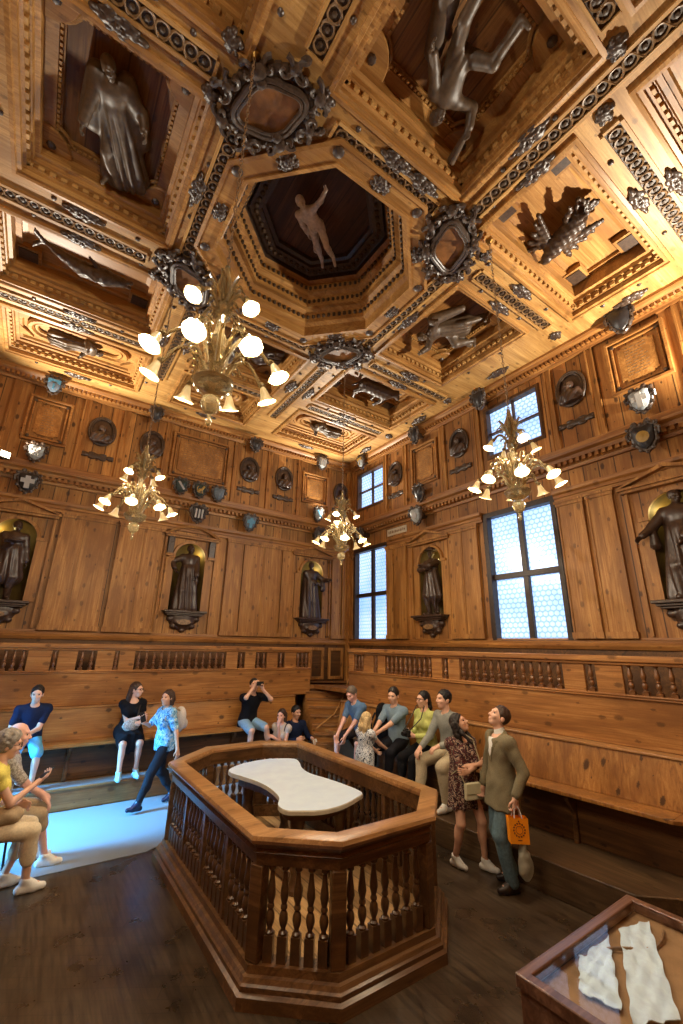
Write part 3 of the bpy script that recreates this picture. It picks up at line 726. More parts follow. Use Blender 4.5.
def coffer(key, depth, style):
    x0, y0, x1, y1 = COF[key]; m = MB()
    Z = ZC
    prof = [(-.09, -.0), (-.09, -.035), (-.05, -.045), (-.04, -.02), (.0, -.02), (.0, .05), (.03, .06), (.03, .13), (.075, .14), (.085, .19), (.13, .20), (.13, .23)]
    if style == 'deep': prof += [(.13, .36), (.24, .38), (.25, .43), (.29, .43), (.29, .47)]
    elif style == 'step': prof += [(.13, .40), (.20, .40), (.20, .45), (.26, .47)]
    else: prof += [(.17, .24), (.19, .28)]
    m.rings([rloop(x0, y0, x1, y1, i, Z+z) for i, z in prof], None, 0, False, False)
    i, z = prof[-1]
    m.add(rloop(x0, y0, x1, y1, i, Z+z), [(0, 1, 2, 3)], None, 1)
    dn = MB(); dentils(dn, (x0, y0, x1, y1), .035, Z+.068, .06)
    if style == 'deep':
        zq = Z+.38; r = .27
        dentils(dn, (x0+.24, y0+.24, x1-.24, y1-.24), .02, Z+.385, .03)
        for cx, cy, a0 in ((x0+.13, y0+.13, 0), (x1-.13, y0+.13, PI/2), (x1-.13, y1-.13, PI), (x0+.13, y1-.13, 3*PI/2)):
            pl = [(cx, cy)]+[(cx+r*math.cos(a0+PI/2*t/8), cy+r*math.sin(a0+PI/2*t/8)) for t in range(9)]
            m.prism(pl, zq-.05, zq+.2)
            for rr, zz in ((r+.0, zq-.03), (r+.04, zq+.03)): m.tube([(cx+rr*math.cos(a0+PI/2*t/8), cy+rr*math.sin(a0+PI/2*t/8), zz) for t in range(9)], .022, 6)
            m.ball((cx+.12*math.cos(a0+PI/4), cy+.12*math.sin(a0+PI/4), zq-.06), (.05, .05, .03), None, 8, 2)
    if style == 'step':
        # raised square blocks at the corners, with a small carved boss on each
        for cx, cy in ((x0+.28, y0+.26), (x1-.28, y0+.26), (x1-.28, y1-.26), (x0+.28, y1-.26)):
            m.box(cx-.16, cy-.14, Z+.38, cx+.16, cy+.14, Z+.5); m.box(cx-.12, cy-.1, Z+.365, cx+.12, cy+.1, Z+.38, None, 2)
    if style == 'cartouche':
        # oblong raised frame with rounded ends round a sunken field
        cx, cy = (x0+x1)/2, (y0+y1)/2; a, b = (x1-x0)/2-.52, (y1-y0)/2-.40
        for rr, zz, tt in ((0, .235, .05), (.09, .25, .035)):
            loop = [(cx+q*(a+(b-rr)*math.cos(t)*1.0) if q > 0 else cx-(a+(b-rr)*math.cos(t)), cy+(b-rr)*math.sin(t)*(1 if q > 0 else -1), Z+zz) for q in (1, -1) for t in np.linspace(-PI/2, PI/2, 10)]
            m.tube(loop, tt, 6, None, 0, True)
        for sx in (-1, 1):
            for sy in (-1, 1): m.prism([(cx+sx*(a+.42), cy+sy*(b+.1)), (cx+sx*(a+.18), cy+sy*(b+.1)), (cx+sx*(a+.42), cy+sy*(b-.18))][::sx*sy], Z+.22, Z+.27)
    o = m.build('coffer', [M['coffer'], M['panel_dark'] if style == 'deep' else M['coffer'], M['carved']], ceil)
    dn.build('dentil_row', M['ceil'], o, smooth=False)
    return z
for k in ('west', 'near', 'east', 'far'): coffer(k, .6, 'deep')
for k in ('far_east', 'far_west', 'near_east', 'near_west'): coffer(k, .4, 'step')
for k in ('row_far_west', 'row_far', 'row_far_east', 'row_near_east', 'row_near', 'row_near_west'): coffer(k, .2, 'cartouche')
# central octagon: stepped shaft up to a dark panel
m = MB(); Z = ZC
prof = [(1.53, 0), (1.53, -.05), (1.49, -.06), (1.49, -.035), (1.31, -.035), (1.31, -.06), (1.27, -.06), (1.27, .12), (1.21, .16), (1.21, .34), (1.16, .38), (1.10, .38), (1.10, .58), (1.04, .62), (1.04, .78), (.98, .82)]
m.rings([octo(a, Z+z) for a, z in prof], None, 0, False, False)
pr2 = [(.98, .82), (.97, .90), (.93, .92), (.93, .86), (.77, .86), (.77, .92), (.72, .94), (.72, 1.02)]
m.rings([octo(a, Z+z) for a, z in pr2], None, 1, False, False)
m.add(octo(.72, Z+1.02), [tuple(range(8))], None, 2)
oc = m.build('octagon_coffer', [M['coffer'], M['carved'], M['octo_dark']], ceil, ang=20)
# carved leaf courses on the octagon's steps
m = MB()
for ap, z, st, r in ((1.2, .26, .085, .034), (1.09, .48, .08, .03), (1.03, .70, .08, .03), (.85, .855, .1, .04)):
    p = octo(ap)
    for i in range(8):
        (ax, ay), (bx, by) = p[i], p[(i+1) % 8]; L = math.hypot(bx-ax, by-ay); n = int(L/st)
        for k in range(n):
            t = (k+.5)/n; m.ball((ax+(bx-ax)*t, ay+(by-ay)*t, Z+z), (r, r, r*1.2), None, 6)
m.build('leaf_course', M['channel'], oc)

# guilloche bands: a channel of interlaced rings between two fillets
def guilloche(x0, y0, x1, y1, w=.078):
    L = math.hypot(x1-x0, y1-y0); r = math.atan2(y1-y0, x1-x0); T = overhead(x0, y0, ZC, r); m = MB()
    m.box(-.03, -w-.035, 0, L+.03, -w, .032, T, 1); m.box(-.03, w, 0, L+.03, w+.035, .032, T, 1)
    m.box(-.06, -w, 0, -.03, w, .032, T, 1); m.box(L+.03, -w, 0, L+.06, w, .032, T, 1); m.box(-.03, -w, 0, L+.03, w, .006, T)
    n = max(2, int(L/.115)); st = L/n
    for k in range(n):
        c = (k+.5)*st
        m.tube([(c+.062*math.cos(t), .062*math.sin(t), .014) for t in np.linspace(0, 2*PI, 11)[:-1]], .012, 5, T, 2, True)
        m.ball((c, 0, .012), (.028, .028, .016), T, 6)
        if k: m.tube([(c-st+.02+(st-.04)*t, .07*math.sin((t-.5)*PI)*(1 if k % 2 else -1), .02) for t in np.linspace(0, 1, 5)], .009, 4, T, 2)
    m.build('guilloche_band', [M['channel'], M['ceil_y'] if abs(y1-y0) > abs(x1-x0) else M['ceil'], M['band']], ceil)
for g in ((.73, 3.2, .73, 5.0), (3.87, 3.25, 3.87, 4.95), (1.6, 2.57, 3.0, 2.57), (1.6, 5.66, 3.0, 5.66),
          (-1.35, 2.8, .35, 2.8), (-1.42, 5.36, .25, 5.36), (4.25, 2.87, 5.95, 2.87), (4.3, 5.35, 6.2, 5.35),
          (1.1, .3, 1.1, 2.15), (3.45, -.2, 3.45, 2.3), (1.08, 6.0, 1.08, 8.2), (3.6, 6.0, 3.6, 8.2),
          (3.9, .92, 5.95, .92), (-1.3, .92, .5, .92), (-1.45, 7.34, .7, 7.34), (4.1, 7.34, 6.1, 7.34), (1.55, 7.56, 3.05, 7.56), (1.5, .55, 3.0, .55)): guilloche(*g)

# small carved ornaments nailed to the ceiling boards
def blob_mesh(name, lx, ly, d, n, seed, mat):
    rr = random.Random(seed); lo = (-lx-.05, -ly-.05, -.03); F = Field(lo, (lx+.05, ly+.05, d+.06), .011)
    F.ell((0, 0, .0), (lx*.7, ly*.6, d*.5), None, .02)
    for i in range(n):
        a = 2*PI*i/n+rr.uniform(-.2, .2); q = rr.uniform(.65, .95)
        F.ell((lx*q*math.cos(a), ly*q*math.sin(a), d*.2), (lx*.22+.012, ly*.22+.012, d*.8), None, .008)
        F.ell((lx*q*.55*math.cos(a+.3), ly*q*.55*math.sin(a+.3), d*.5), (lx*.15+.012, ly*.15+.012, d*.7), None, .008)
    F.ell((0, 0, d*.6), (ly*.35, ly*.35, d*.7), None, .01); F.cut((0, 0, -.01), (0, 0, -1))
    return soft_mesh(name, [F.surface()], mat)
orn = [blob_mesh('ornament_long', .22, .075, .05, 10, 1, M['carved']), blob_mesh('ornament_round', .085, .085, .05, 8, 2, M['carved']), blob_mesh('ornament_oval', .13, .095, .06, 9, 3, M['carved'])]
m = MB(); m.lathe([(.075, 0), (.075, .02), (.06, .045), (.03, .06), (.0, .062)], None, 10); knob_me = m.mesh('boss', M['carved'])
m = MB(); m.lathe([(.03, 0), (.03, .012), (.015, .026), (0, .028)], None, 8); peg_me = m.mesh('peg', M['carved'])
def orna(kind, x, y, r=0): link({0: 'carved_spray', 1: 'rosette', 2: 'carved_leaf', 3: 'boss', 4: 'peg'}[kind], (orn+[knob_me, peg_me])[kind], ceil, None, 0, overhead(x, y, ZC-.0, r))
H_ = PI/2
for x, y, r in ((-.4, 3.0-.02, 0), (-.5, 5.13, 0), (-.5, 5.57, 0), (.58, 4.0, H_), (2.3, 2.42, 0), (2.7, 2.42, 0), (3.27, 1.45, H_), (3.63, 1.6, H_), (5.0, 3.07, 0), (5.0, 2.68, 0), (4.05, 4.1, H_),
                (5.1, 5.18, 0), (5.1, 5.53, 0), (-.4, 7.16, 0), (-.4, 7.5, 0), (1.28, 6.9, H_), (.86, 7.0, H_), (3.38, 6.9, H_), (3.8, 6.9, H_), (6.4, 4.1, H_), (6.45, 6.3, H_), (6.45, 1.8, H_), (-.3, 9.1, 0), (5.0, 9.1, 0), (2.3, 9.1, 0),
                (5.0, .75, 0), (4.9, 1.08, 0), (.93, 1.2, H_), (-.4, 2.62, 0), (6.42, 8.3, H_), (5.0, 7.17, 0), (5.0, 7.5, 0)): orna(0, x, y, r)
for i in range(8):
    a = PI/4*i; orna(2, OC[0]+1.4*math.cos(a), OC[1]+1.4*math.sin(a), a+H_)
    a += PI/8; q = 1.4/math.cos(PI/8); orna(3, OC[0]+q*math.cos(a), OC[1]+q*math.sin(a))
for x, y in ((.45, 2.52), (.42, 3.0), (4.06, 2.6), (4.02, 3.05), (.45, 5.18), (.45, 5.58), (4.08, 5.18), (4.08, 5.55), (1.35, 2.4), (3.25, 2.4), (1.35, 5.85), (3.3, 5.85), (3.25, .6), (3.68, .9), (6.3, 2.9), (6.35, 5.35), (6.35, .92), (-1.6, 2.8), (-1.6, 5.36), (6.4, 7.34)): orna(1, x, y)
pk = []
for x0, y0, x1, y1 in COF.values():
    for t in (.2, .5, .8):
        pk += [(x0+(x1-x0)*t, y0-.17), (x0+(x1-x0)*t, y1+.17)]
    for t in (.3, .7): pk += [(x0-.17, y0+(y1-y0)*t), (x1+.17, y0+(y1-y0)*t)]
for x, y in pk[:92]: orna(4, x, y)
# ------------------------------------------------------------------ statues, busts and figures
def statue_mesh(name, b, robe, mat, h=.0125, extra=None, bulk=.028):
    lo, hi = b.box(.26); lo[2] = min(lo[2], -.02); F = Field(lo, hi, h); s = b.s
    b.torso(F, bulk)
    for i in range(2): b.arm(F, i, bulk, 1.85); b.leg(F, i, bulk*.9-.004)
    F.cone(b.neck-b.u*.03, b.neck+b.u*.06*s, .056*s, .05*s, .02)
    zc = b.P+b.u*.1
    if robe == 'long':
        for q in (.1, 0, -.1): F.cone(zc+b.tx*q*.4*s, np.array([b.P[0]+q*1.5*s, b.P[1]+.01, .06]), .15*s, .185*s, .06)
        F.cone(b.sh[0]+b.u*.02, b.P-b.tx*.16*s-b.u*.15*s+b.ty*.08*s, .07*s, .11*s, .03)
        F.cone(b.P-b.tx*.12*s+b.ty*.08*s, b.P+b.tx*.14*s-b.u*.38*s+b.ty*.1*s, .07*s, .06*s, .03)
        am = .016
    elif robe == 'gown':
        for q in (.12, 0, -.12): F.cone(zc+b.tx*q*.4*s, np.array([b.P[0]+q*1.5*s, b.P[1], .05]), .15*s, .18*s, .06)
        for i in range(2): F.cone(b.el[i], b.el[i]-np.array([0, 0, .28*s]), .05*s, .075*s, .03); F.cone(b.sh[i], b.el[i], .07*s, .075*s, .03)
        F.cone(b.sh[0]-b.ty*.07*s, np.array([b.P[0]+.16*s, b.P[1]-.1*s, .12]), .06, .09, .05); F.cone(b.sh[1]-b.ty*.07*s, np.array([b.P[0]-.16*s, b.P[1]-.1*s, .12]), .06, .09, .05)
        am = .013
    elif robe == 'coat':
        for q in (.1, 0, -.1): F.cone(zc+b.tx*q*.4*s, b.P+np.array([q*1.5*s, 0, -.42*s]), .15*s, .16*s, .06)
        am = .009
    else: am = .006
    F.warp(lambda x, y, z: am*np.sin(np.arctan2(y-b.P[1]-.001, x-b.P[0])*11+z*5)*(z < b.P[2]+.25*s)*np.clip((b.P[2]+.3*s-z)*3, 0, 1))
    for i in range(2):
        g = b.an[i]+np.array([0, 0, -.05*s]); F.cone(g-b.toe[i]*.03, g+b.toe[i]*.15*s, .045*s, .034*s, .02)
    if extra: extra(F, b)
    parts = [F.surface()]
    G = Field(b.hc-.2*s, b.hc+.2*s, .0068*s*1.2); b.head(G)
    H = b.H; c = b.hc; L = lambda x, y, z: c+(H[0]*x+H[1]*y+H[2]*z)*s
    G.ell(L(0, -.03, .035), np.array([.09, .1, .1])*s, H, .01); G.cut(b.neck-b.u*.03, -b.u); parts.append(G.surface())
    for i in range(2):
        cc = b.wr[i]+b.hd[i]*.05; K = Field(cc-.16*s, cc+.16*s, .0058*s); b.hand(K, i); parts.append(K.surface())
    return soft_mesh(name, parts, mat)

def stand_body(s, **kw):
    d = dict(s=s, pelvis=(0, 0, .92*s), ankles=((.11*s, .04*s, .085*s), (-.1*s, -.03*s, .085*s)), toes=((.35, 1), (-.3, 1)))
    d.update(kw); return Body(**d)
def bracket(T, c, label):
    """carved corbel that carries a statue"""
    root = thing('wall_bracket', None, label, 'bracket', 'carved brackets under the niche statues', mat4=T(c, 0))
    m = MB(); m.box(-.44, 2.955, -.3, .44, 3.0, .24); m.box(-.40, 2.92, 0, .40, 2.955, .2); m.box(-.36, 2.89, 0, .36, 2.92, .17)
    m.build('shelf', M['statue'], root, bevel=.008)
    lo = (-.4, 2.5, -.02); F = Field(lo, (.4, 2.92, .22), .012)
    F.ell((0, 2.86, .0), (.30, .27, .15), None, .03); F.ell((0, 2.76, .10), (.19, .085, .06), None, .01)
    for q in (1, -1):
        F.ell((q*.27, 2.83, .05), (.075, .06, .06), None, .01); F.ell((q*.2, 2.68, .06), (.06, .05, .05), None, .01); F.cone((q*.3, 2.88, .05), (q*.1, 2.64, .06), .03, .025, .01)
    F.ell((0, 2.60, .04), (.07, .05, .05), None, .01); F.cut((0, 2.9, 0), (0, 1, 0)); F.cut((0, 0, -.0), (0, 0, -1))
    link('carving', soft_mesh('carving', [F.surface()], M['statue']), root)
    m = MB(); m.prism([(.14*math.cos(t), 2.765+.055*math.sin(t)) for t in np.linspace(0, 2*PI, 17)[:-1]], .15, .166); m.build('scroll_plate', M['carved_lt'], root)
def put_statue(T, c, b, robe, label, extra=None, dx=0):
    m4 = T(c+dx, 3.0) @ Matrix.Translation((0, 0, -.02)) @ Matrix(((-1, 0, 0, 0), (0, 0, 1, 0), (0, 1, 0, 0), (0, 0, 0, 1)))
    o = link('statue', statue_mesh('statue', b, robe, M['statue'], .0125, extra)); o.matrix_world = m4
    tag(o, label, 'statue')
ss = .84
put_statue(back, N_BACK[0], stand_body(ss, wrists=((-.02, .28, 1.0), (-.27, .02, .62)), look=(.5, -.1)), 'coat', 'dark wooden statue in knee-length coat reading a book in the left end niche',
           lambda F, b: [F.cone((-.16, .3, 1.02), (.1, .3, 1.0), .03, .03, .01), F.ell((-.03, .31, 1.02), (.15, .1, .03), None, .01)])
put_statue(back, N_BACK[1], stand_body(ss, wrists=((.30, .1, .86), (-.13, .2, .72)), look=(.35, -.05), epole=((1, -.3, 0), (-1, -.6, 0))), 'long', 'dark draped wooden statue holding up its robe under the curved pediment')
put_statue(back, N_BACK[2], stand_body(ss, wrists=((-.1, .2, .86), (-.40, .26, .98)), look=(-.5, 0)), 'gown', 'dark gowned wooden statue stretching one arm out of its niche near the corner')
put_statue(side, N_SIDE[0], stand_body(ss*.98, wrists=((-.02, .2, .98), (.06, .22, 1.06)), look=(.5, .0), epole=((1, .1, -.2), (-1, .1, -.2))), 'coat', 'dark statue in hat and long coat with folded arms between the two windows',
           lambda F, b: [F.ell(b.hc+V3(0, 0, .085), (.15, .15, .022), None, .01), F.ell(b.hc+V3(0, 0, .12), (.08, .08, .07), None, .01)])
put_statue(side, N_SIDE[1], stand_body(ss*1.04, wrists=((.42, .2, .86), (-.05, .2, .74)), look=(.7, -.1)), 'gown', 'large dark gowned statue reaching a hand out at the right edge of the wall')
bracket(back, N_BACK[0], 'carved dark bracket under the statue reading a book')
bracket(back, N_BACK[1], 'carved dark bracket under the draped statue with curved pediment')
bracket(back, N_BACK[2], 'carved dark bracket under the statue with outstretched arm by the corner')
bracket(side, N_SIDE[0], 'carved dark bracket under the hatted statue between the windows')
bracket(side, N_SIDE[1], 'carved dark bracket under the large statue at the right edge')

# oval medallions with busts
def bust_mesh(seed):
    rr = random.Random(seed); b = Body(s=.62, pelvis=(0, 0, -.33), look=(rr.uniform(-.9, .9), rr.uniform(-.1, .15)))
    F = Field((-.24, -.2, -.24), (.24, .2, .34), .0095)
    b.torso(F, .02)
    for i in range(2): b.arm(F, i, .02, .55)
    b.head(F); H = b.H; F.ell(b.hc-H[1]*.02+H[2]*.025, np.array([.088, .1, .098])*.62, H, .01)
    if seed % 2: F.ell(b.hc+H[1]*.04-H[2]*.08, np.array([.05, .04, .07])*.62, H, .02)
    F.warp(lambda x, y, z: .006*np.sin(x*60+z*40)*(z < .02)); F.cut((0, 0, -.2), (0, 0, -1)); F.cut((0, -.06, 0), (0, -1, 0))
    return soft_mesh('bust', [F.surface()], M['statue'])
busts = [bust_mesh(k) for k in range(4)]
m = MB()
for rx, rz, c, t in ((.24, .315, .03, .028), (.205, .28, .04, .014)): m.tube([(rx*math.cos(a), rz*math.sin(a), c) for a in np.linspace(0, 2*PI, 33)[:-1]], t, 7, None, 0, True)
m.prism([(.23*math.cos(a), .305*math.sin(a)) for a in np.linspace(0, 2*PI, 33)[:-1]], .0, .012, None, 1)
oval_me = m.mesh('oval_frame', [M['carved'], M['statue']])
def lab_mesh():
    F = Field((-.34, -.12, -.02), (.34, .12, .07), .011)
    F.ell((0, 0, .01), (.22, .06, .03), None, .02)
    for q in (1, -1):
        F.ell((q*.22, 0, .02), (.06, .055, .03), None, .015); F.ell((q*.27, .025, .02), (.035, .03, .03), None, .01); F.ell((q*.27, -.025, .02), (.035, .03, .03), None, .01)
        F.ell((q*.1, .055, .01), (.07, .025, .03), None, .01); F.ell((q*.1, -.055, .01), (.07, .025, .03), None, .01)
    F.cut((0, 0, .0), (0, 0, -1)); return soft_mesh('name_plaque', [F.surface()], M['carved'])
lab_me = lab_mesh()
def medallion(T, a, z, k, where):
    root = thing('medallion', None, 'dark oval bust medallion '+where, 'medallion', 'oval bust medallions on the upper walls', mat4=T(a, z))
    link('oval_frame', oval_me, root)
    link('bust', busts[k % 4], root, mat4=Matrix(((-1.12, 0, 0, 0), (0, 0, 1.12, -.06), (0, 1.12, 0, .075), (0, 0, 0, 1))))
    o = link('name_plaque', lab_me); o.matrix_world = T(a, 6.02) @ Matrix.Translation((0, 0, -.003))
    tag(o, 'small dark scrolled plaque below the bust medallion '+where, 'plaque', 'scrolled plaques under the medallions')
for k, (T, a, z, w) in enumerate(((back, .35, 6.59, 'right of the left inscribed panel'), (back, 1.35, 6.58, 'left of the large inscribed panel'), (back, 3.68, 6.58, 'right of the large inscribed panel'),
        (back, 4.66, 6.57, 'left of the small panel near the corner'), (back, 6.5, 6.53, 'in the corner beside the upper window'), (side, 7.57, 6.58, 'right of the far upper window'),
        (side, 5.5, 6.62, 'left of the near upper window'), (side, 3.03, 6.66, 'right of the near upper window'))): medallion(T, a, z, k, w)

# inscribed wall panels
def inscription(T, a, z0, z1, w, label):
    root = thing('inscribed_panel', None, label, 'panel', 'framed inscribed panels on the upper walls', mat4=T(a, (z0+z1)/2)); h = (z1-z0)/2; m = MB()
    for i, (o, d0, t) in enumerate(((0, .05, .045), (.075, .03, .03))):
        m.loop(-w+o, -h+o, w-o, h-o, t, 0, d0*1.3)
    m.build('frame', M['trim_x'], root, bevel=.006)
    m = MB(); c = .07; ww, hh = w-.16, h-.16
    m.prism([(-ww+c, -hh), (ww-c, -hh), (ww-c, -hh+c*.5), (ww, -hh+c*.5), (ww, hh-c*.5), (ww-c, hh-c*.5), (ww-c, hh), (-ww+c, hh), (-ww+c, hh-c*.5), (-ww, hh-c*.5), (-ww, -hh+c*.5), (-ww+c, -hh+c*.5)], 0, .022)
    m.build('tablet', M['trim_z'], root, smooth=False)
    m = MB(); rr = random.Random(3); n = int(hh*2/.055)
    for k in range(n-1):
        y = hh-.06-k*(2*hh-.1)/(n-1); x = -ww+.1
        while x < ww-.14:
            l_ = rr.uniform(.03, .1); m.box(x, y-.007, .02, min(x+l_, ww-.1), y+.007, .0235); x += l_+.022
    m.build('worn_lettering', M['carved_lt'], root, smooth=False)
    for q in (1, -1):
        for r in (1, -1): m = MB(); m.lathe([(.035, .02), (.03, .045), (0, .05)], Matrix.Translation((q*(w-.1), r*(h-.1), 0)), 8); m.build('stud', M['carved'], root)
inscription(back, -.6, 6.03, 7.0, .37, 'small framed panel of worn lettering high at the left end')
inscription(back, 2.45, 5.95, 7.06, .68, 'large framed panel of worn lettering above three coats of arms')
inscription(back, 5.62, 6.04, 6.93, .41, 'small framed panel of worn lettering near the corner')
inscription(side, 6.54, 5.98, 7.03, .42, 'framed panel of worn lettering between the two upper windows')
inscription(side, 2.0, 6.17, 7.12, .41, 'framed panel of worn lettering at the upper right edge')
pl = thing('notice_board', None, 'small pale horizontal board on the side wall above the far window', 'sign', mat4=side(7.57, 5.075))
m = MB(); m.box(-.35, -.085, 0, .35, .085, .02); m.build('board', M['marble_edge'], pl, bevel=.004)
m = MB(); rr = random.Random(5); x = -.3
while x < .27: l_ = rr.uniform(.02, .05); m.box(x, -.03, .02, x+l_, .04*rr.uniform(.4, 1), .022); x += l_+.02
m.build('faded_lettering', M['carved_lt'], pl, smooth=False)

# coats of arms
def shield_poly(w, h): return [(-w, h*.75), (-w*.55, h*.95), (0, h*.85), (w*.55, h*.95), (w, h*.75), (w*.93, h*.2), (w*.85, -.35*h), (w*.45, -.8*h), (0, -h), (-w*.45, -.8*h), (-w*.85, -.35*h), (-w*.93, h*.2)]
FACES = [plain('silver grey shield', lin(150, 156, 158), .35, .2, 20), plain('dark green shield', lin(44, 58, 56), .35, .3, 20), plain('black shield', lin(40, 36, 36), .35, .3, 20), plain('steel shield', lin(92, 104, 116), .35, .25, 20)]
CH = [plain('gold charge', lin(160, 126, 58), .35, .2, 20), plain('white charge', lin(164, 160, 154), .45, .1, 20), plain('blue charge', lin(70, 130, 160), .45, .2, 20)]
def shield(T, a, z, w, h, face, ch, charge, label, tilt=.03):
    root = thing('coat_of_arms', None, label, 'shield', 'carved coats of arms on the walls', mat4=T(a, z-(.09 if z > 7 else .07 if z < 5.5 else .04)) @ Matrix.Translation((0, 0, .21 if z > 7 else .24 if z < 5.5 else .1)) @ Matrix.Rotation(.2, 4, 'X') @ Matrix.Translation((0, 0, .05)))
    p = shield_poly(w, h); m = MB()
    m.rings([[(x*s_, y*s_, c) for x, y in p] for s_, c in ((1.08, -.03), (1.12, .01), (1.02, .03), (.9, .035), (.84, .03))])
    for k in range(12):
        x, y = p[k]; m.ball((x*1.04, y*1.04, .025), (.032, .032, .026), None, 7)
    for q in (1, -1):
        m.tube([(q*(w*.55+.1*w*t*math.cos(t*1.5)), h*1.0+.09*h*t*math.sin(t*1.5), .02) for t in np.linspace(.2, 3.2, 9)], .02, 6)
        m.tube([(q*w*.95, h*.6, .02), (q*w*1.2, h*.35, .04), (q*w*1.12, 0, .02)], .022, 6)
    m.build('scroll_border', M['carved'], root)
    m = MB(); m.box(-.05, -.06, -.36, .05, .06, -.02); m.build('mount', M['carved'], root)
    m = MB(); m.rings([[(x*s_, y*s_, c) for x, y in p] for s_, c in ((.86, .03), (.8, .05), (.5, .075), (.1, .085))]); m.build('field', FACES[face], root)
    if charge:
        m = MB(); d = .078
        if charge == 'cross': m.box(-.03*w/.13, -h*.6, d-.03, .03*w/.13, h*.55, d+.012); m.box(-w*.62, -.02, d-.03, w*.62, .06, d+.01)
        if charge == 'bend': m.prism([(-w*.6, h*.5), (-w*.35, h*.6), (w*.55, -h*.3), (w*.35, -h*.45)], d-.03, d+.012)
        if charge == 'stripes':
            for q in (-.4, 0, .4): m.box(q*w-.016, -h*.5, d-.03, q*w+.016, h*.5, d+.01)
        if charge == 'beast': m.tube([(-w*.45, -h*.3, d), (-w*.2, 0, d), (w*.1, .05*h, d), (w*.35, .35*h, d)], [.02, .035, .032, .026], 7); m.ball((w*.4, h*.42, d), .03); [m.tube([(x*w, 0, d), (x*w+.02, -h*.42, d)], .011, 6) for x in (-.3, -.05, .2)]; m.tube([(-w*.45, -h*.25, d), (-w*.6, .2*h, d), (-w*.4, .45*h, d)], .01, 5)
        if charge == 'disc': m.lathe([(w*.5, d-.03), (w*.48, d+.01), (0, d+.02)], None, 14)
        if charge == 'chief': m.prism([(-w*.72, h*.2), (w*.72, h*.2), (w*.76, h*.6), (-w*.76, h*.6)], d-.035, d+.0); m.box(-w*.1, -h*.5, d-.02, w*.1, .1*h, d+.01)
        m.build('charge', CH[ch], root)
for a in ((back, -.66, 5.82, .15, .18, 0, 1, 'beast', 'silver coat of arms standing on the cornice under the left inscribed panel'),
          (back, -.66, 5.2, .17, .2, 2, 1, 'cross', 'dark coat of arms with white cross above the left niche pediment'),
          (back, -.64, 7.3, .14, .18, 3, 2, 'chief', 'blue-fielded coat of arms under the ceiling above the left inscribed panel'),
          (back, 1.29, 7.33, .12, .17, 2, 1, None, 'dark coat of arms under the ceiling above the second medallion'),
          (back, 3.7, 7.28, .14, .17, 2, 1, None, 'dark coat of arms under the ceiling above the third medallion'),
          (back, 5.68, 7.32, .15, .19, 0, 1, 'stripes', 'pale striped coat of arms under the ceiling above the panel by the corner'),
          (back, 2.05, 5.76, .15, .18, 1, 1, 'bend', 'green coat of arms, left of the three under the large panel'),
          (back, 2.48, 5.76, .15, .18, 1, 0, 'beast', 'coat of arms with golden beast, middle of the three under the large panel'),
          (back, 2.91, 5.76, .15, .18, 3, 2, None, 'steel coat of arms, right of the three under the large panel'),
          (back, 2.47, 5.19, .17, .2, 2, 1, 'stripes', 'dark coat of arms with white bars above the curved pediment'),
          (back, 3.7, 5.2, .16, .2, 3, 2, 'cross', 'steel coat of arms on the cornice right of the curved pediment'),
          (back, 5.67, 5.79, .13, .2, 0, 2, 'bend', 'silver coat of arms standing on the cornice under the panel by the corner'),
          (back, 5.66, 5.2, .15, .2, 2, 1, None, 'black coat of arms above the niche by the corner'),
          (side, 6.6, 7.3, .13, .2, 2, 1, None, 'dark coat of arms under the ceiling above the middle side panel'),
          (side, 6.62, 5.81, .14, .2, 2, 1, None, 'dark coat of arms standing on the cornice under the middle side panel'),
          (side, 6.6, 5.26, .17, .2, 0, 1, 'disc', 'silver coat of arms above the hatted statue pediment'),
          (side, 8.7, 7.36, .13, .18, 0, 0, 'chief', 'coat of arms under the ceiling above the far upper window'),
          (side, 8.7, 5.22, .15, .19, 2, 1, 'disc', 'dark coat of arms above the far tall window'),
          (side, 4.72, 7.32, .15, .2, 2, 1, None, 'dark coat of arms under the ceiling above the near upper window'),
          (side, 2.03, 7.38, .17, .22, 2, 1, None, 'large black coat of arms under the ceiling above the right edge panel'),
          (side, 2.03, 5.93, .16, .19, 0, 1, 'cross', 'pale coat of arms standing on the cornice at the right edge'),
          (side, 2.04, 5.32, .17, .21, 2, 0, 'disc', 'black coat of arms with pale disc above the right edge pediment')): shield(*a)

# four big scrollwork cartouches at the corners of the octagon
def cartouche_mesh():
    m = MB()
    for rx, ry, c, t in ((.31, .2, .06, .03), (.27, .165, .075, .016)): m.tube([(rx*math.cos(a)*(1+.08*math.cos(4*a)), ry*math.sin(a)*(1+.08*math.cos(4*a)), c) for a in np.linspace(0, 2*PI, 37)[:-1]], t, 7, None, 0, True)
    for sx in (1, -1):
        for sy in (1, -1):
            for cx, cy, r, d in ((.36, .17, .085, 1), (.22, .25, .08, -1), (.43, .07, .07, -1), (.1, .28, .065, 1)):
                m.tube([(sx*(cx+r*(1-t/7)*math.cos(d*t+1)), sy*(cy+r*(1-t/7)*math.sin(d*t+1)), .04+.01*t) for t in np.linspace(0, 6, 14)], [.026-.001*k for k in range(14)], 6)
            m.ball((sx*.3, sy*.22, .04), (.06, .05, .05), None, 8); m.ball((sx*.4, sy*.25, .03), (.05, .04, .03), None, 8)
        for a in np.linspace(.1, 1.47, 9): m.ball((sx*.37*math.cos(a), .27*math.sin(a), .02), (.06, .05, .045), None, 7); m.ball((sx*.37*math.cos(a), -.27*math.sin(a), .02), (.06, .05, .045), None, 7)
        m.ball((sx*.45, 0, .05), (.06, .07, .06), None, 8); m.ball((0, sx*.27, .07), (.08, .06, .06), None, 8); m.ball((0, sx*.2, .09), (.05, .04, .04), None, 8)
    return m.mesh('scrollwork', M['carved'])
cart_me = cartouche_mesh()
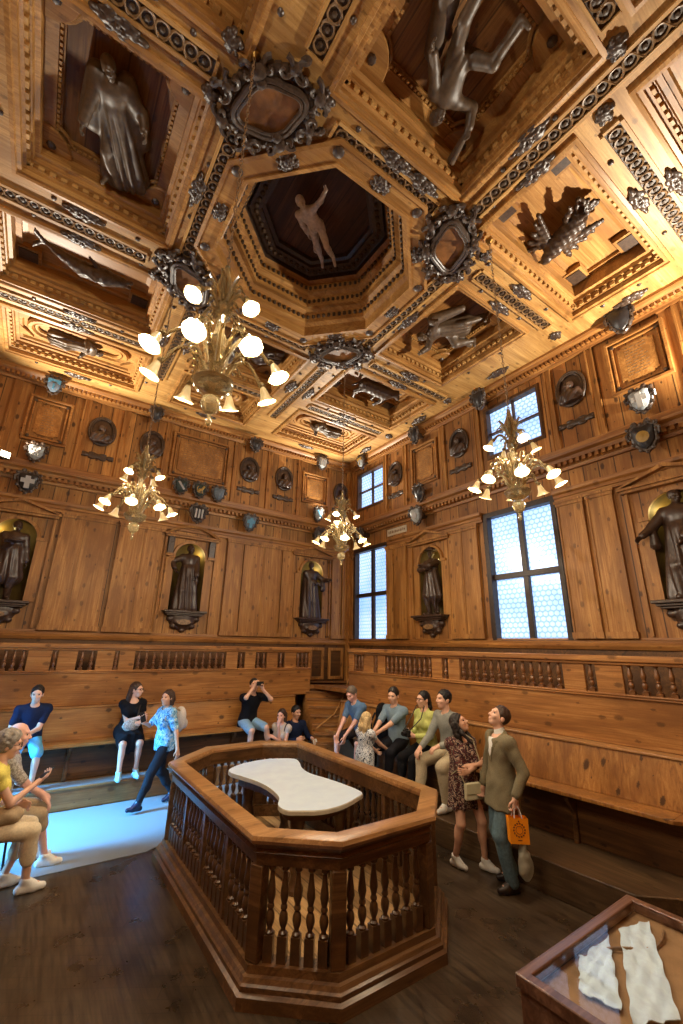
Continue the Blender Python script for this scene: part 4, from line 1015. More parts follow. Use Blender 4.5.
m = MB(); m.prism([(.3*math.cos(a), .185*math.sin(a)) for a in np.linspace(0, 2*PI, 29)[:-1]], -.0, .04); cf_me = m.mesh('painted_field', plain('faded painted field', lin(120, 78, 40), .45, .5, 9))
for x, y, r, w in ((.93, 2.76, -PI/4, 'nearest the long chandelier chain'), (3.53, 2.77, PI/4, 'between the octagon and the eagle coffer'), (.9, 5.4, PI/4, 'behind the large chandelier'), (3.58, 5.4, -PI/4, 'at the far side of the octagon')):
    root = thing('cartouche', None, 'dark scrollwork ceiling cartouche '+w, 'cartouche', 'scrollwork cartouches round the octagon', mat4=overhead(x, y, ZC, r) @ Matrix.Translation((0, 0, .012)) @ Matrix.Scale(1.12, 4))
    link('scrollwork', cart_me, root); link('painted_field', cf_me, root)

# figures carved on the coffers: local z (head) lies along the ceiling, local y faces down
def on_ceiling(x, y, z, r): # head direction (cos r, sin r)
    h = Vector((math.cos(r), math.sin(r), 0)); f = Vector((0, 0, -1)); rx = f.cross(h)
    m4 = Matrix.Identity(4)
    for i in range(3): m4[i][0] = rx[i]; m4[i][1] = f[i]; m4[i][2] = h[i]; m4[i][3] = (x, y, z)[i]
    return m4
def ceiling_figure(b, robe, x, y, z, r, label, mat, extra=None, bulk=.028):
    o = link('ceiling_figure', statue_mesh('ceiling_figure', b, robe, mat, .013, extra, bulk)); o.matrix_world = on_ceiling(x, y, z, r) @ Matrix.Translation((0, 0, -.9*b.s)); tag(o, label, 'carved figure')
D_ = math.radians
ceiling_figure(Body(s=.68, pelvis=(0, 0, .64), lean=.25, side=.12, wrists=((.16, .0, .55), (-.42, .22, 1.26)), ankles=((.13, -.05, .06), (-.09, .06, .12)), look=(.4, .3), toes=((.1, 1, -.6), (-.1, 1, -.6)), epole=((1, -.6, -.5), (-.3, .2, -1))), None,
               2.28, 4.14, 8.22, D_(-142), 'pale grey nude figure with one raised arm in the central octagon', plain('silvery wood', lin(196, 184, 166), .35, .25, 20),
               lambda F, b: [F.cone((.03, -.1, .6), (.16, -.08, .2), .04, .05, .03)], .010)
ceiling_figure(Body(s=.74, pelvis=(0, 0, .70), lean=.2, wrists=((.34, .3, .62), (-.3, .2, .78)), ankles=((.2, .1, .1), (-.1, -.02, .07)), look=(.4, .1), toes=((.3, 1), (-.2, 1))), 'long',
               -.3, 4.02, 7.76, D_(-106), 'dark draped figure leaning in the deep coffer left of the octagon', M['figure'],
               lambda F, b: [F.cone(b.sh[0]-V3(0, .05, -.05), b.sh[0]+V3(.12, -.1, -.4), .1, .15, .05), F.cone(b.sh[1]-V3(0, .05, -.05), b.sh[1]+V3(-.06, -.12, -.5), .09, .12, .05)])
ceiling_figure(Body(s=.68, pelvis=(0, 0, .62), lean=.3, side=.2, wrists=((.42, .2, .95), (-.36, .18, .62)), ankles=((.26, .1, .18), (-.22, .12, .1)), look=(-.5, -.2), toes=((.5, 1, -.2), (-.5, 1, -.2)), kpole=((.7, 1, .1), (-.7, 1, .1))), None,
               2.3, 1.5, 7.74, D_(85), 'striding muscular figure with spread arms in the coffer nearest above', M['figure'],
               lambda F, b: [F.cone((.42, .2, .98), (.5, .15, 1.3), .03, .05, .02), F.cone((-.22, -.08, .75), (-.4, .02, .35), .09, .12, .05)])
ceiling_figure(Body(s=.72, pelvis=(0, 0, .66), lean=.5, wrists=((.3, .3, 1.1), (-.44, .25, .9)), ankles=((.22, .16, .2), (-.2, .02, .1)), look=(.3, .3), kpole=((.5, 1, .1), (-.5, 1, .1))), 'coat',
               4.95, 4.05, 7.76, D_(140), 'crouching figure with arms out in the coffer right of the octagon', M['figure'],
               lambda F, b: [F.cone((-.4, .2, .95), (-.5, .1, .5), .1, .06, .03), F.cone((.2, .0, .5), (.4, .1, .2), .09, .05, .03)])
ceiling_figure(Body(s=.68, pelvis=(0, 0, .62), lean=.2, wrists=((.36, .2, .9), (-.36, .2, 1.0)), ankles=((.15, .05, .1), (-.18, .1, .15)), look=(.3, .1)), 'long', 2.3, 6.65, 7.76, D_(170), 'dark figure half hidden behind the large chandelier in the far coffer', M['statue'])
for x, y, w, rr_ in ((-.35, 8.28, 'in the oblong coffer nearest the back wall at left', 0), (5.05, 8.28, 'in the oblong coffer by the room corner', PI)):
    ceiling_figure(Body(s=.5, pelvis=(0, 0, .46), lean=.15, wrists=((.16, .14, .6), (-.22, .1, .5)), ankles=((.07, .02, .06), (-.07, .05, .06)), look=(.4, .2)), 'long', x, y, 7.62, rr_, 'small reclining draped figure '+w, M['figure'])

def beast(kind, x, y, z, r, label, mat, s=1.0):
    F = Field((-.75*s, -.55*s, -.3*s), (.75*s, .55*s, .32*s), .013)
    P = lambda *a: np.array(a)*s
    if kind == 'fish':      # long body, forked tail, open jaws, fins
        pts = [P(-.62, .05, 0), P(-.4, 0, .05), P(-.1, -.04, .09), P(.2, 0, .1), P(.42, .04, .08)]; rr = [.025, .06, .11, .12, .075]
        for i in range(4): F.cone(pts[i], pts[i+1], rr[i]*s, rr[i+1]*s, .03)
        for q in (1, -1): F.cone(pts[0], P(-.74, .05+q*.14, .02), .03*s, .035*s, .02); F.cone(P(.4, .04, .08), P(.56, .04+q*.06, .06), .055*s, .025*s, .02); F.cone(P(.1, q*.08, .06), P(-.06, q*.22, .05), .04*s, .015*s, .02)
        F.cone(P(-.2, 0, .1), P(.1, 0, .24), .04*s, .02*s, .03); am = .006
    elif kind == 'eagle':
        F.cone(P(-.1, -.18, .05), P(.02, .18, .1), .14*s, .13*s, .04); F.ell(P(.05, .32, .14), P(.08, .1, .08), None, .03); F.cone(P(.05, .38, .14), P(.1, .46, .08), .035*s, .012*s, .01)
        for q in (1, -1):
            for k in range(5): F.cone(P(q*.1, .14, .06), P(q*(.34+.03*k), .34-.14*k, .02), .06*s, .03*s, .02)
            F.cone(P(q*.06, -.2, .05), P(q*.12, -.36, .12), .045*s, .03*s, .02)
            for k in (-1, 0, 1): F.cone(P(q*.12, -.36, .12), P(q*.12+.05*k, -.44, .12), .02*s, .01*s, .01)
        for k in (-2, -1, 0, 1, 2): F.cone(P(-.1, -.2, .03), P(-.1+.07*k, -.46, .0), .05*s, .03*s, .02)
        am = .009
    else:                   # bull: barrel, neck, horned head, four jointed legs, tail
        F.cone(P(-.32, .05, .06), P(.25, .07, .08), .15*s, .16*s, .05); F.cone(P(.25, .1, .08), P(.44, .2, .1), .12*s, .085*s, .04); F.cone(P(.45, .22, .1), P(.58, .12, .12), .08*s, .05*s, .03)
        for q in (1, -1): F.cone(P(.47, .26, .1+.04*q), P(.5, .4, .1+.1*q), .022*s, .008*s, .01)
        for hx, kx, fx, zz in ((.25, .33, .26, .14), (.2, .16, .2, .02), (-.32, -.42, -.34, .14), (-.28, -.3, -.24, .02)):
            F.cone(P(hx, 0, zz), P(kx, -.18, zz), .075*s, .045*s, .03); F.cone(P(kx, -.18, zz), P(fx, -.38, zz), .042*s, .03*s, .015); F.cone(P(fx, -.38, zz), P(fx+.05, -.41, zz), .034*s, .026*s, .01)
        F.cone(P(-.44, .12, .06), P(-.56, -.12, .08), .022*s, .016*s, .02); am = .004
    F.warp(lambda X, Y, Z_: am*np.sin(X*55)*np.sin(Y*60+Z_*30)); F.cut((0, 0, -.1), (0, 0, -1))
    o = link('ceiling_beast', soft_mesh('ceiling_beast', [F.surface()], mat)); o.matrix_world = overhead(x, y, z, r); tag(o, label, 'carved animal')
beast('fish', -.35, 6.3, 7.74, .06, 'dark carved fish with forked tail in the bright coffer at left', M['carved'], .98)
beast('eagle', 4.85, 1.95, 7.78, D_(150), 'dark carved eagle with spread wings in the golden coffer at right', M['carved'], .95)
beast('bull', 5.1, 6.28, 7.76, 0, 'dark carved bull standing in the coffer by the side wall', M['carved'], .95)

# ------------------------------------------------------------------ chandeliers
def bell(seg=12):
    m = MB(); pr = [(.012, 0), (.02, -.012), (.028, -.04), (.034, -.07), (.048, -.1), (.07, -.118), (.062, -.11), (.04, -.09), (.026, -.05), (.012, -.02)]
    m.rings([[(r*(1+(.06*math.cos(6*2*PI*i/seg) if z < -.095 else 0))*math.cos(2*PI*i/seg), r*math.sin(2*PI*i/seg), z) for i in range(seg)] for r, z in pr], None, 0, False, False)
    return m.mesh('shade', M['shade'])
bell_me = bell(18)
m = MB(); m.lathe([(.001, -.03), (.013, -.035), (.02, -.06), (.014, -.085), (.001, -.092)], None, 10); bulb_me = m.mesh('bulb', M['bulb'])
def arm_mesh(r0, z0, up, r1, z1):
    m = MB(); pts = []
    for t in np.linspace(0, 1, 12):
        x = r0+(r1-r0)*t; z = z0+(z1-z0)*t+up*math.sin(PI*min(1, t*1.05))**.9; pts.append((x, 0, z))
    m.tube(pts, [.013]*10+[.015, .018], 7)
    for c, s_ in ((pts[3], 1), (pts[5], -1)): m.tube([(c[0]+.045*(1-t/8)*math.cos(t), 0, c[2]-.05*s_*1+.045*(1-t/8)*math.sin(t)) for t in np.linspace(0, 5.5, 12)], .0085, 6)
    m.ball((pts[-1][0], 0, pts[-1][2]+.01), (.026, .026, .02), None, 8)
    return m.mesh('arm', M['glass_amber']), pts[-1]
armL_me, endL = arm_mesh(.06, -.02, .19, .37, .12)
armU_me, endU = arm_mesh(.03, .5, .1, .21, .55)
m = MB(); m.tube([(.05, 0, .1), (.09, 0, .26), (.15, 0, .36), (.2, 0, .34), (.2, 0, .29)], [.014, .016, .014, .01, .005], 6)
m.ball((.19, 0, .28), .018, None, 8); leaf_me = m.mesh('curled_leaf', M['glass_amber'])
m = MB(); m.tube([(.03, 0, .62), (.07, 0, .74), (.12, 0, .8), (.15, 0, .77)], [.012, .018, .012, .004], 6); leafU_me = m.mesh('curled_leaf', M['glass_amber'])
m = MB(); m.lathe([(.001, -.135), (.06, -.125), (.115, -.085), (.135, -.04), (.13, -.025), (.06, -.02), (.035, .0), (.03, .05)], None, 18); bowl_me = m.mesh('bowl', [M['glass_amber']])
m = MB(); m.lathe([(.03, .0), (.045, .08), (.028, .16), (.05, .24), (.065, .3), (.035, .36), (.03, .44), (.06, .5), (.035, .56), (.028, .64), (.05, .72), (.06, .78), (.03, .86), (.016, .95)], None, 14); stem_me = m.mesh('stem', [M['glass_amber']])
m = MB(); m.lathe([(.001, -.36), (.012, -.35), (.022, -.325), (.01, -.3), (.014, -.275), (.05, -.245), (.066, -.2), (.055, -.155), (.02, -.13)], None, 14); fin_me = m.mesh('finial', [M['glass_amber']])
def chandelier(x, y, z, label, power, rot=0, ztop=ZC):
    root = thing('chandelier', (x, y, z), label, 'chandelier', 'glass chandeliers hanging from the ceiling', rot)
    for n, me in (('bowl', bowl_me), ('stem', stem_me), ('finial', fin_me)): link(n, me, root)
    m = MB(); L = ztop-z-.93; n = int(L/.05)
    for k in range(n):
        c = .93+(k+.5)*L/n; q = k % 2
        m.tube([((.012 if q else 0)*math.cos(t), (0 if q else .012)*math.cos(t), c+.03*math.sin(t)) for t in np.linspace(0, 2*PI, 7)[:-1]], .0045, 4, None, 0, True)
    m.build('chain', M['carved_lt'], root, smooth=False)
    m = MB(); m.lathe([(.05, ztop-z), (.045, ztop-z-.03), (.012, ztop-z-.06)], None, 10); m.build('ceiling_rose', M['brass'], root)
    for j, (nn, ame, end, ph) in enumerate(((8, armL_me, endL, .2), (4, armU_me, endU, .5))):
        for k in range(nn):
            a = ph+2*PI*k/nn; arm = link('arm', ame, root); arm.rotation_euler = (0, 0, a)
            sh = link('shade', bell_me, arm, (end[0]+.012, 0, end[2])); sh.rotation_euler = (0, -.42, 0)
            bu = link('bulb', bulb_me, arm, (end[0]+.012, 0, end[2])); bu.rotation_euler = (0, -.42, 0)
            if j: sh.scale = (.85,)*3; bu.scale = (.85,)*3
            ld = bpy.data.lights.new('lamp', 'POINT'); ld.energy = power*(1 if j == 0 else .7); ld.color = (1, .85, .62); ld.shadow_soft_size = .03
            lo = bpy.data.objects.new('lamp', ld); COL.objects.link(lo); aa = a+rot
            lo.location = (x+(end[0]+.056)*math.cos(aa), y+(end[0]+.056)*math.sin(aa), z+end[2]-.101)
    for k in range(8): o = link('curled_leaf', leaf_me, root); o.rotation_euler = (0, 0, 2*PI*(k+.5)/8+.2)
    for k in range(6): o = link('curled_leaf', leafU_me, root); o.rotation_euler = (0, 0, 2*PI*k/6)
LP = 18
chandelier(.652, 2.492, 4.03, 'large lit glass chandelier nearest the camera, on a long chain', LP)
chandelier(.75, 5.75, 3.92, 'lit glass chandelier before the back wall, left of the curved pediment', LP, .3)
chandelier(3.93, 5.75, 3.97, 'lit glass chandelier hanging in front of the room corner', LP, .1)
chandelier(3.912, 2.437, 3.98, 'lit glass chandelier hanging in front of the tall side window', LP, .5)
# ------------------------------------------------------------------ balusters
def baluster_mesh(h, w, mat, block=.28):
    m = MB(); b = h*block; m.box(-w, -w, 0, w, w, b); r = w*1.02; z = b; H = h-b
    pr = [(.9, 0), (.95, .03), (.55, .06), (.5, .09), (.85, .16), (.98, .22), (.85, .29), (.5, .34), (.75, .37), (.75, .40), (.55, .43), (.95, .55), (.85, .64), (.55, .80), (.45, .90), (.8, .93), (.8, .97), (.6, 1.0)]
    m.lathe([(r*a, z+H*t) for a, t in pr], None, 12); return m.mesh('baluster', mat)
GB = baluster_mesh(.335, .032, M['baluster'], .12)
def gallery_rail(T, splits, x_end0, x_end1, label, mat, ztop=2.30, z0=1.84, zb=1.31, free=None):
    """parapet with short balusters: splits = list of (a0, a1, n) openings along the local a axis"""
    root = thing('balustrade', None, label, 'balustrade', mat4=T)
    m = MB(); m.box(x_end0, zb, -.05, x_end1, z0, 0); m.box(x_end0, z0-.02, -.07, x_end1, z0, .02); m.build('parapet_board', mat, root, bevel=.006)
    m = MB(); m.box(x_end0, 2.225, -.075, x_end1, ztop, .045); m.box(x_end0, 2.19, -.06, x_end1, 2.225, .02); m.box(x_end0, z0, -.07, x_end1, z0+.03, .015); m.build('hand_rail', mat, root, bevel=.012)
    a = x_end0; m = None
    for a0, a1, n in splits+[(x_end1, x_end1, 0)]:
        if a0-a > .02: mm = MB(); mm.box(a, z0, -.055, a0, 2.2, -.004); mm.build('post', mat, root, bevel=.008)
        for k in range(n):
            link('baluster', GB, root, mat4=Matrix.Translation((a0+(k+.5)*(a1-a0)/n, z0+.025, -.03)) @ Matrix.Rotation(-PI/2, 4, 'X'))
        a = a1
    return root
LS = [(-2.15, -.95, 10), (-.75, -.06, 6), (.27, .36, 1), (.64, .93, 2), (1.21, 1.29, 1), (1.55, 3.27, 13), (3.52, 3.68, 1), (3.92, 4.18, 2), (4.44, 4.61, 1), (4.9, 5.22, 3)]
gallery_rail(frame((0, 8.87, 0), (1, 0, 0), (0, 0, 1)), LS, XL, 5.28, 'wooden balustrade with short turned balusters in front of the back wall', M['rail'])
# the right-hand tiers run slightly askew to the wall
TA = math.atan(.078); ORG = (5.28, 2.1)
TR = frame((ORG[0], ORG[1], 0), (math.sin(TA), -math.cos(TA), 0), (0, 0, 1))      # a towards the camera end, b up, c towards the room
def tr_shift(u): return TR @ Matrix.Translation((0, 0, -u))
PU = .58
ry = [7.58, 7.42, 7.08, 6.82, 6.71, 6.52, 5.38, 5.17, 5.05, 4.81, 3.17, 2.92, 2.81, 2.54]
ay = lambda y: -(y-ORG[1])/math.cos(TA)
RS = [(ay(7.40), ay(7.10), 3), (ay(6.82), ay(6.70), 1), (ay(6.50), ay(5.38), 10), (ay(5.17), ay(5.04), 1), (ay(4.82), ay(3.20), 13), (ay(2.93), ay(2.8), 1), (ay(2.5), ay(1.0), 11), (ay(.8), ay(-.2), 7)]
gallery_rail(tr_shift(PU), RS, ay(7.55), ay(-.9), 'wooden balustrade with turned balusters below the tall windows', M['rail'])

# ------------------------------------------------------------------ tiered benches
def bench(T, a0, a1, label, mats, step_front, seat_front, kick, seat_back, back_top, c_park, ext=0, supports=()):
    """profile distances are measured along c (towards the room, so negative = deeper)"""
    root = thing('bench', None, label, 'bench', mat4=T)
    def slab(name, poly, mat, aa0=a0, aa1=a1, bev=.006):
        m = MB(); m.rings([[(aa0, b, c) for b, c in poly], [(aa1, b, c) for b, c in poly]]); return m.build(name, mat, root, bevel=bev)
    slab('seat', [(.79, seat_front), (.83, seat_front), (.83, seat_back-.03), (.79, seat_back-.03)], mats[0])
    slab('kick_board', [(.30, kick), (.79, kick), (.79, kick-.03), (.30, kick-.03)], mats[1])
    slab('backrest', [(.83, seat_back), (1.285, back_top), (1.285, back_top-.03), (.83, seat_back-.03)], mats[0], a0, a1+ext)
    slab('top_ledge', [(1.285, back_top+.02), (1.31, back_top+.02), (1.31, c_park), (1.285, c_park)], mats[2], a0, a1+ext)
    for s_ in supports:
        m = MB(); p = [(kick+.0, .30), (kick+.07, .30), (kick+.045, .42), (kick+.05, .58), (seat_front-.05, .74), (seat_front-.05, .79), (kick, .79)]
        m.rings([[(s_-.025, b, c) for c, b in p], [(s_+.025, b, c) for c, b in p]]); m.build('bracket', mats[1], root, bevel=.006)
    return root
TL = frame((0, 8.87, 0), (1, 0, 0), (0, 0, 1))
bench(TL, XL, 4.86, 'long wooden tier bench along the back wall', (M['bench'], M['bench_dk'], M['rail']), .73, .57, .33, .19, .09, .0, supports=(-1.6, -.55, .75, 2.1, 3.4, 4.5))
st_ = MB(); st_.box(XL, 8.14, 0, 4.9, 8.87, .29); st_.box(XL, 8.12, .26, 4.9, 8.16, .295)
o = struct(st_.build('trim_platform', M['step'], bevel=.008)); tag(o, 'low wooden platform in front of the back bench', 'platform')
st_ = MB(); st_.box(XL, 8.145, .296, 4.6, 8.42, .302); tag(st_.build('carpet', M['carpet']), 'narrow grey carpet strip lying on the platform of the back bench', 'carpet')
nearA = ay(2.08)
b2 = bench(TR, ay(7.55), nearA, 'long wooden tier bench under the side windows', (M['bench_y'], M['bench_dk'], M['walnut_cap']),   .49, .0, -.24, -.30, -.40, -PU, ext=1.2, supports=(ay(6.9), ay(5.6), ay(4.3), ay(3.1)))  # paler cap timber on the ledge paints in its bright highlight line
# angled return at its near end
m = MB(); m.prism([(nearA, .0), (nearA+.16, -.13), (nearA+.75, -.13), (nearA+.75, -.5), (nearA, -.3)], .79, .83, TR @ Matrix(((1, 0, 0, 0), (0, 0, 1, 0), (0, 1, 0, 0), (0, 0, 0, 1))))
tag(m.build('bench_return', M['bench_y'], bevel=.006), 'short angled seat end of the side bench near the glass case', 'bench')
E90 = Matrix(((1, 0, 0, 0), (0, 0, 1, 0), (0, 1, 0, 0), (0, 0, 0, 1)))
m = MB(); m.prism([(ay(7.6), .49), (nearA-.24, .49), (nearA+.06, .2), (nearA+.5, .2), (nearA+.5, -PU), (ay(7.6), -PU)], 0, .30, TR @ E90)
o = struct(m.build('trim_footstep', M['step_dk'], bevel=.01)); tag(o, 'low wooden platform in front of the side bench', 'platform')
m = MB(); m.box(nearA, .30, -.45, nearA+.8, .79, -.30, TR); struct(m.build('trim_%d' % (cn[0]+1), M['bench_dk'])); cn[0] += 1
m = MB(); m.box(ay(7.55)-.035, .83, -.5, ay(7.55), 1.36, -.1, TR); m.build('end_board', M['bench_y'], b2, bevel=.008)
# gallery floors behind the parapets
m = MB(); m.box(XL, 8.9, 1.42, XW, YW-.001, 1.5); struct(m.build('floor_gallery', M['step']))
gx = lambda y, u: ORG[0]-(y-ORG[1])*.078+u
m = MB(); m.prism([(gx(8.9, .65), 8.9), (gx(-1.3, .65), -1.3), (XW, -1.3), (XW, 8.9)][::-1], 1.42, 1.5); struct(m.build('floor_walkway', M['step']))

# ------------------------------------------------------------------ stairs in the corner
root = thing('staircase', (5.75, 8.76, 0), 'narrow wooden stairs climbing to the gallery in the room corner', 'stairs', rot=-D_(33.3))
for k in range(10):
    z1 = 1.5-.135*k; y1 = -.2*k; w0 = -.60+.05*k; w1 = .62-.03*k
    m = MB(); m.box(w0, y1, 0, w1, y1+(.2 if k else .5), z1-.03); m.build('riser', M['bench'], root)
    m = MB(); m.box(w0, y1-.025, z1-.03, w1, y1+(.2 if k else .5), z1); m.build('tread', M['step'], root, bevel=.006)
m = MB(); m.tube([(.42, .05, 1.62), (.3, -.4, 1.30), (.1, -.8, 1.0), (-.25, -1.15, .78)], .012, 7); rp = m.build('rope', plain('jute rope', lin(190, 140, 80), .8, .2, 80)); rp.matrix_world = Matrix.Translation((5.75, 8.76, 0)) @ Matrix.Rotation(-D_(33.3), 4, 'Z')
tag(rp, 'thin rope slung diagonally across the corner stairs', 'rope')

# ------------------------------------------------------------------ octagonal enclosure and dissection table
EX = [(1.62, 3.47), (2.13, 3.03), (3.09, 3.03), (3.64, 3.52), (3.60, 6.18), (3.05, 6.50), (2.22, 6.50), (1.60, 5.93)]
def inset(poly, d):
    n = len(poly); out = []
    for i in range(n):
        p0, p1, p2 = Vector(poly[i-1]), Vector(poly[i]), Vector(poly[(i+1) % n])
        n1 = Vector((-(p1-p0).y, (p1-p0).x)).normalized(); n2 = Vector((-(p2-p1).y, (p2-p1).x)).normalized()
        b = (n1+n2).normalized(); q = p1+b*(d/max(.3, b.dot(n1))); out.append((q.x, q.y))
    return out
enc = thing('enclosure', (0, 0, 0), 'octagonal walnut balustrade enclosing the white marble table', 'balustrade')
RZ = .98
def ringwall(m, poly, prof, mi=0):
    m.rings([[(a, b, z) for a, b in inset(poly, d)] for d, z in prof], None, mi, False, False)
m = MB(); ringwall(m, EX, [(.16, RZ-.06), (.0, RZ-.055), (-.012, RZ-.03), (.0, RZ-.005), (.012, RZ), (.155, RZ), (.165, RZ-.03), (.16, RZ-.06)]); m.build('hand_rail', M['walnut_cap'], enc, ang=25)
m = MB(); ringwall(m, EX, [(.145, RZ-.06), (.025, RZ-.06), (.035, RZ-.085), (.05, RZ-.10), (.03, RZ-.12), (.045, RZ-.135), (.055, RZ-.205), (.13, RZ-.205), (.145, RZ-.06)]); m.build('frieze', M['walnut'], enc, ang=25)
m = MB(); ringwall(m, EX, [(.16, .20), (.03, .20), (.025, .155), (.0, .15), (-.015, .125), (-.03, .115), (-.03, .085), (-.055, .07), (-.06, .0), (.16, .0), (.16, .20)]); m.build('plinth', M['walnut'], enc, ang=25)
EB = baluster_mesh(RZ-.205-.20, .034, M['walnut_bal'], .27)
C8 = inset(EX, .095)
def turn(ax, ay_, bx, by): return math.atan2(by-ay_, bx-ax)
for i in range(8):
    (ax, ay_), (bx, by) = C8[i], C8[(i+1) % 8]; L = math.hypot(bx-ax, by-ay_); an = turn(ax, ay_, bx, by)
    m = MB(); m.box(-.055, -.05, .2, .055, .05, RZ-.205); o = m.build('post', M['walnut'], enc, (ax, ay_, 0), bevel=.008); o.rotation_euler = (0, 0, an-PI/8)
    bays = 4 if L > 2 else 1
    for bkt in range(bays):
        t0, t1 = bkt/bays, (bkt+1)/bays
        if bkt: m = MB(); m.box(-.03, -.04, .2, .03, .04, RZ-.205); o = m.build('post', M['walnut'], enc, (ax+(bx-ax)*t0, ay_+(by-ay_)*t0, 0), bevel=.006); o.rotation_euler = (0, 0, an)
        n = {True: 5, False: (7 if L > .7 else 5)}[bays > 1]
        for k in range(n):
            t = t0+(t1-t0)*(k+1)/(n+1); o = link('baluster', EB, enc, (ax+(bx-ax)*t, ay_+(by-ay_)*t, .2)); o.rotation_euler = (0, 0, an)
m = MB(); m.prism([(a, b) for a, b in inset(EX, .16)], .0, .06); m.build('inner_floor', M['oak_floor'], enc)

tb = thing('table', (2.78, 5.0, 0), 'white marble table with concave waisted sides inside the octagonal enclosure', 'table')
TP = [(-.46, .82), (-.26, .97), (.0, 1.04), (.24, 1.03), (.50, .88), (.47, .66), (.37, .42), (.335, .15), (.40, -.15), (.45, -.45), (.455, -.76), (.32, -.86), (.05, -.97), (-.2, -.98), (-.40, -.88), (-.5, -.80), (-.50, -.64), (-.39, -.44), (-.345, -.15), (-.36, .15), (-.44, .45), (-.50, .66)]
def smooth_loop(p, n=4):
    out = []; N = len(p)
    for i in range(N):
        p0, p1, p2, p3 = (np.array(p[(i+k-1) % N]) for k in range(4))
        for t in np.linspace(0, 1, n+1)[:-1]: out.append(tuple(.5*((2*p1)+(-p0+p2)*t+(2*p0-5*p1+4*p2-p3)*t*t+(-p0+3*p1-3*p2+p3)*t**3)))
    return out
tp = smooth_loop(TP); m = MB()
m.rings([[(a*s_, b*s_, z) for a, b in tp] for s_, z in ((.985, .79), (1.0, .795), (1.0, .825), (.992, .835))], None, 1, True, False); m.rings([[(a*.992, b*.992, .835) for a, b in tp], [(a*.97, b*.985, .8352) for a, b in tp]], None, 0, False, True)
m.build('marble_top', [M['marble'], M['marble_edge']], tb, ang=25)
m = MB(); m.prism([(a*.8, b*.85) for a, b in tp], .70, .79); m.build('apron', M['walnut'], tb)
for sx in (-1, 1):
    for sy in (-1, 1):
        m = MB(); x, y = sx*.26, sy*.62
        m.lathe([(.08, .06), (.085, .1), (.06, .14), (.045, .2), (.075, .3), (.085, .38), (.06, .46), (.05, .52), (.07, .6), (.08, .66), (.08, .70)], Matrix.Translation((x, y, 0)), 14); m.build('leg', M['walnut_bal'], tb)
m = MB(); [m.box(sx*.26-.03, -.62, .1, sx*.26+.03, .62, .16) for sx in (-1, 1)]; m.box(-.26, -.04, .1, .26, .04, .16); m.build('stretcher', M['walnut'], tb, bevel=.006)

# ------------------------------------------------------------------ carpet, glass case
m = MB(); m.prism([(XL+.03, 6.17), (1.535, 6.17), (2.19, 6.60), (4.3, 6.60), (4.3, 8.1), (XL+.03, 8.1)], 0, .008); tag(m.build('carpet_runner', M['carpet'], smooth=False), 'wide grey carpet lying between the couple and the back bench platform', 'carpet')
case = thing('display_case', (2.76, 1.06, 0), 'low glass-topped wooden display case with white papers at the lower right', 'display case', rot=.02)
w, d, zt = .60, .58, .90
m = MB()
m.loop(-w, -d, w, d, .055, zt-.05, zt)
m.build('lid_frame', M['case_wood'], case, bevel=.006)
m = MB()
m.loop(-w+.012, -d+.012, w-.012, d-.012, .035, zt-.2, zt-.05)
m.build('case_side', M['case_wood'], case, bevel=.004)
m = MB(); m.box(-w+.04, -d+.04, zt-.075, w-.04, d-.04, zt-.06); m.build('case_bed', M['linen'], case)
m = MB(); m.box(-w+.05, -d+.05, zt-.016, w-.05, d-.05, zt-.010); m.build('glass_lid', M['glass'], case, smooth=False)
for sx in (-1, 1):
    for sy in (-1, 1): m = MB(); m.rings([[(sx*(w-.08)+a*s_, sy*(d-.08)+b*s_, z) for a, b in ((-1, -1), (1, -1), (1, 1), (-1, 1))] for s_, z in ((.022, 0), (.035, zt-.2))]); m.build('leg', M['case_wood'], case, bevel=.005)
def sheet(c, seed, label):
    """crumpled sheet between four corner points on the case bed"""
    rr = random.Random(seed); m = MB(); nx, ny = 14, 30; ph = [rr.uniform(0, 6) for _ in range(6)]
    c = [Vector((a, b, 0)) for a, b in c]; mid = sum(c, Vector())/4; top = []
    for j in range(ny+1):
        v = j/ny; row = []
        for i in range(nx+1):
            u = i/nx; p = (c[0]*(1-u)+c[1]*u)*(1-v)+(c[3]*(1-u)+c[2]*u)*v-mid; e = .008*math.sin(j*.9+ph[0]+i)*(1 if i in (0, nx) else .3)
            row.append((p.x+e, p.y+.006*math.sin(i*1.3+ph[3])*(1 if j in (0, ny) else .3), .012+.007*math.sin(i*.9+ph[1]+.4*math.sin(j*.7))*math.sin(j*.6+ph[2])+.005*rr.random()))
        top.append(row)
    vs = [p for row in top for p in row]; vs += [(a, b, q-.004) for a, b, q in vs]; n = (nx+1)*(ny+1); fs = []
    for j in range(ny):
        for i in range(nx): q = j*(nx+1)+i; fs += [(q, q+1, q+nx+2, q+nx+1), (n+q+nx+1, n+q+nx+2, n+q+1, n+q)]
    ed = [i for i in range(nx+1)]+[j*(nx+1)+nx for j in range(1, ny+1)]+[ny*(nx+1)+i for i in range(nx-1, -1, -1)]+[j*(nx+1) for j in range(ny-1, 0, -1)]
    fs += [(ed[k], n+ed[k], n+ed[(k+1) % len(ed)], ed[(k+1) % len(ed)]) for k in range(len(ed))]
    m.add(vs, fs); tag(m.build('paper_sheet', M['paper'], None, (mid.x, mid.y, zt-.056)), label, 'paper')
sheet([(2.58, 1.555), (2.89, 1.555), (2.40, 1.275), (2.36, 1.44)], 1, 'narrower crumpled white sheet at the left inside the glass case')
sheet([(3.01, 1.555), (3.24, 1.50), (2.56, 1.12), (2.36, 1.22)], 2, 'wider crumpled white sheet in the middle of the glass case')
m = MB(); rr = random.Random(11)
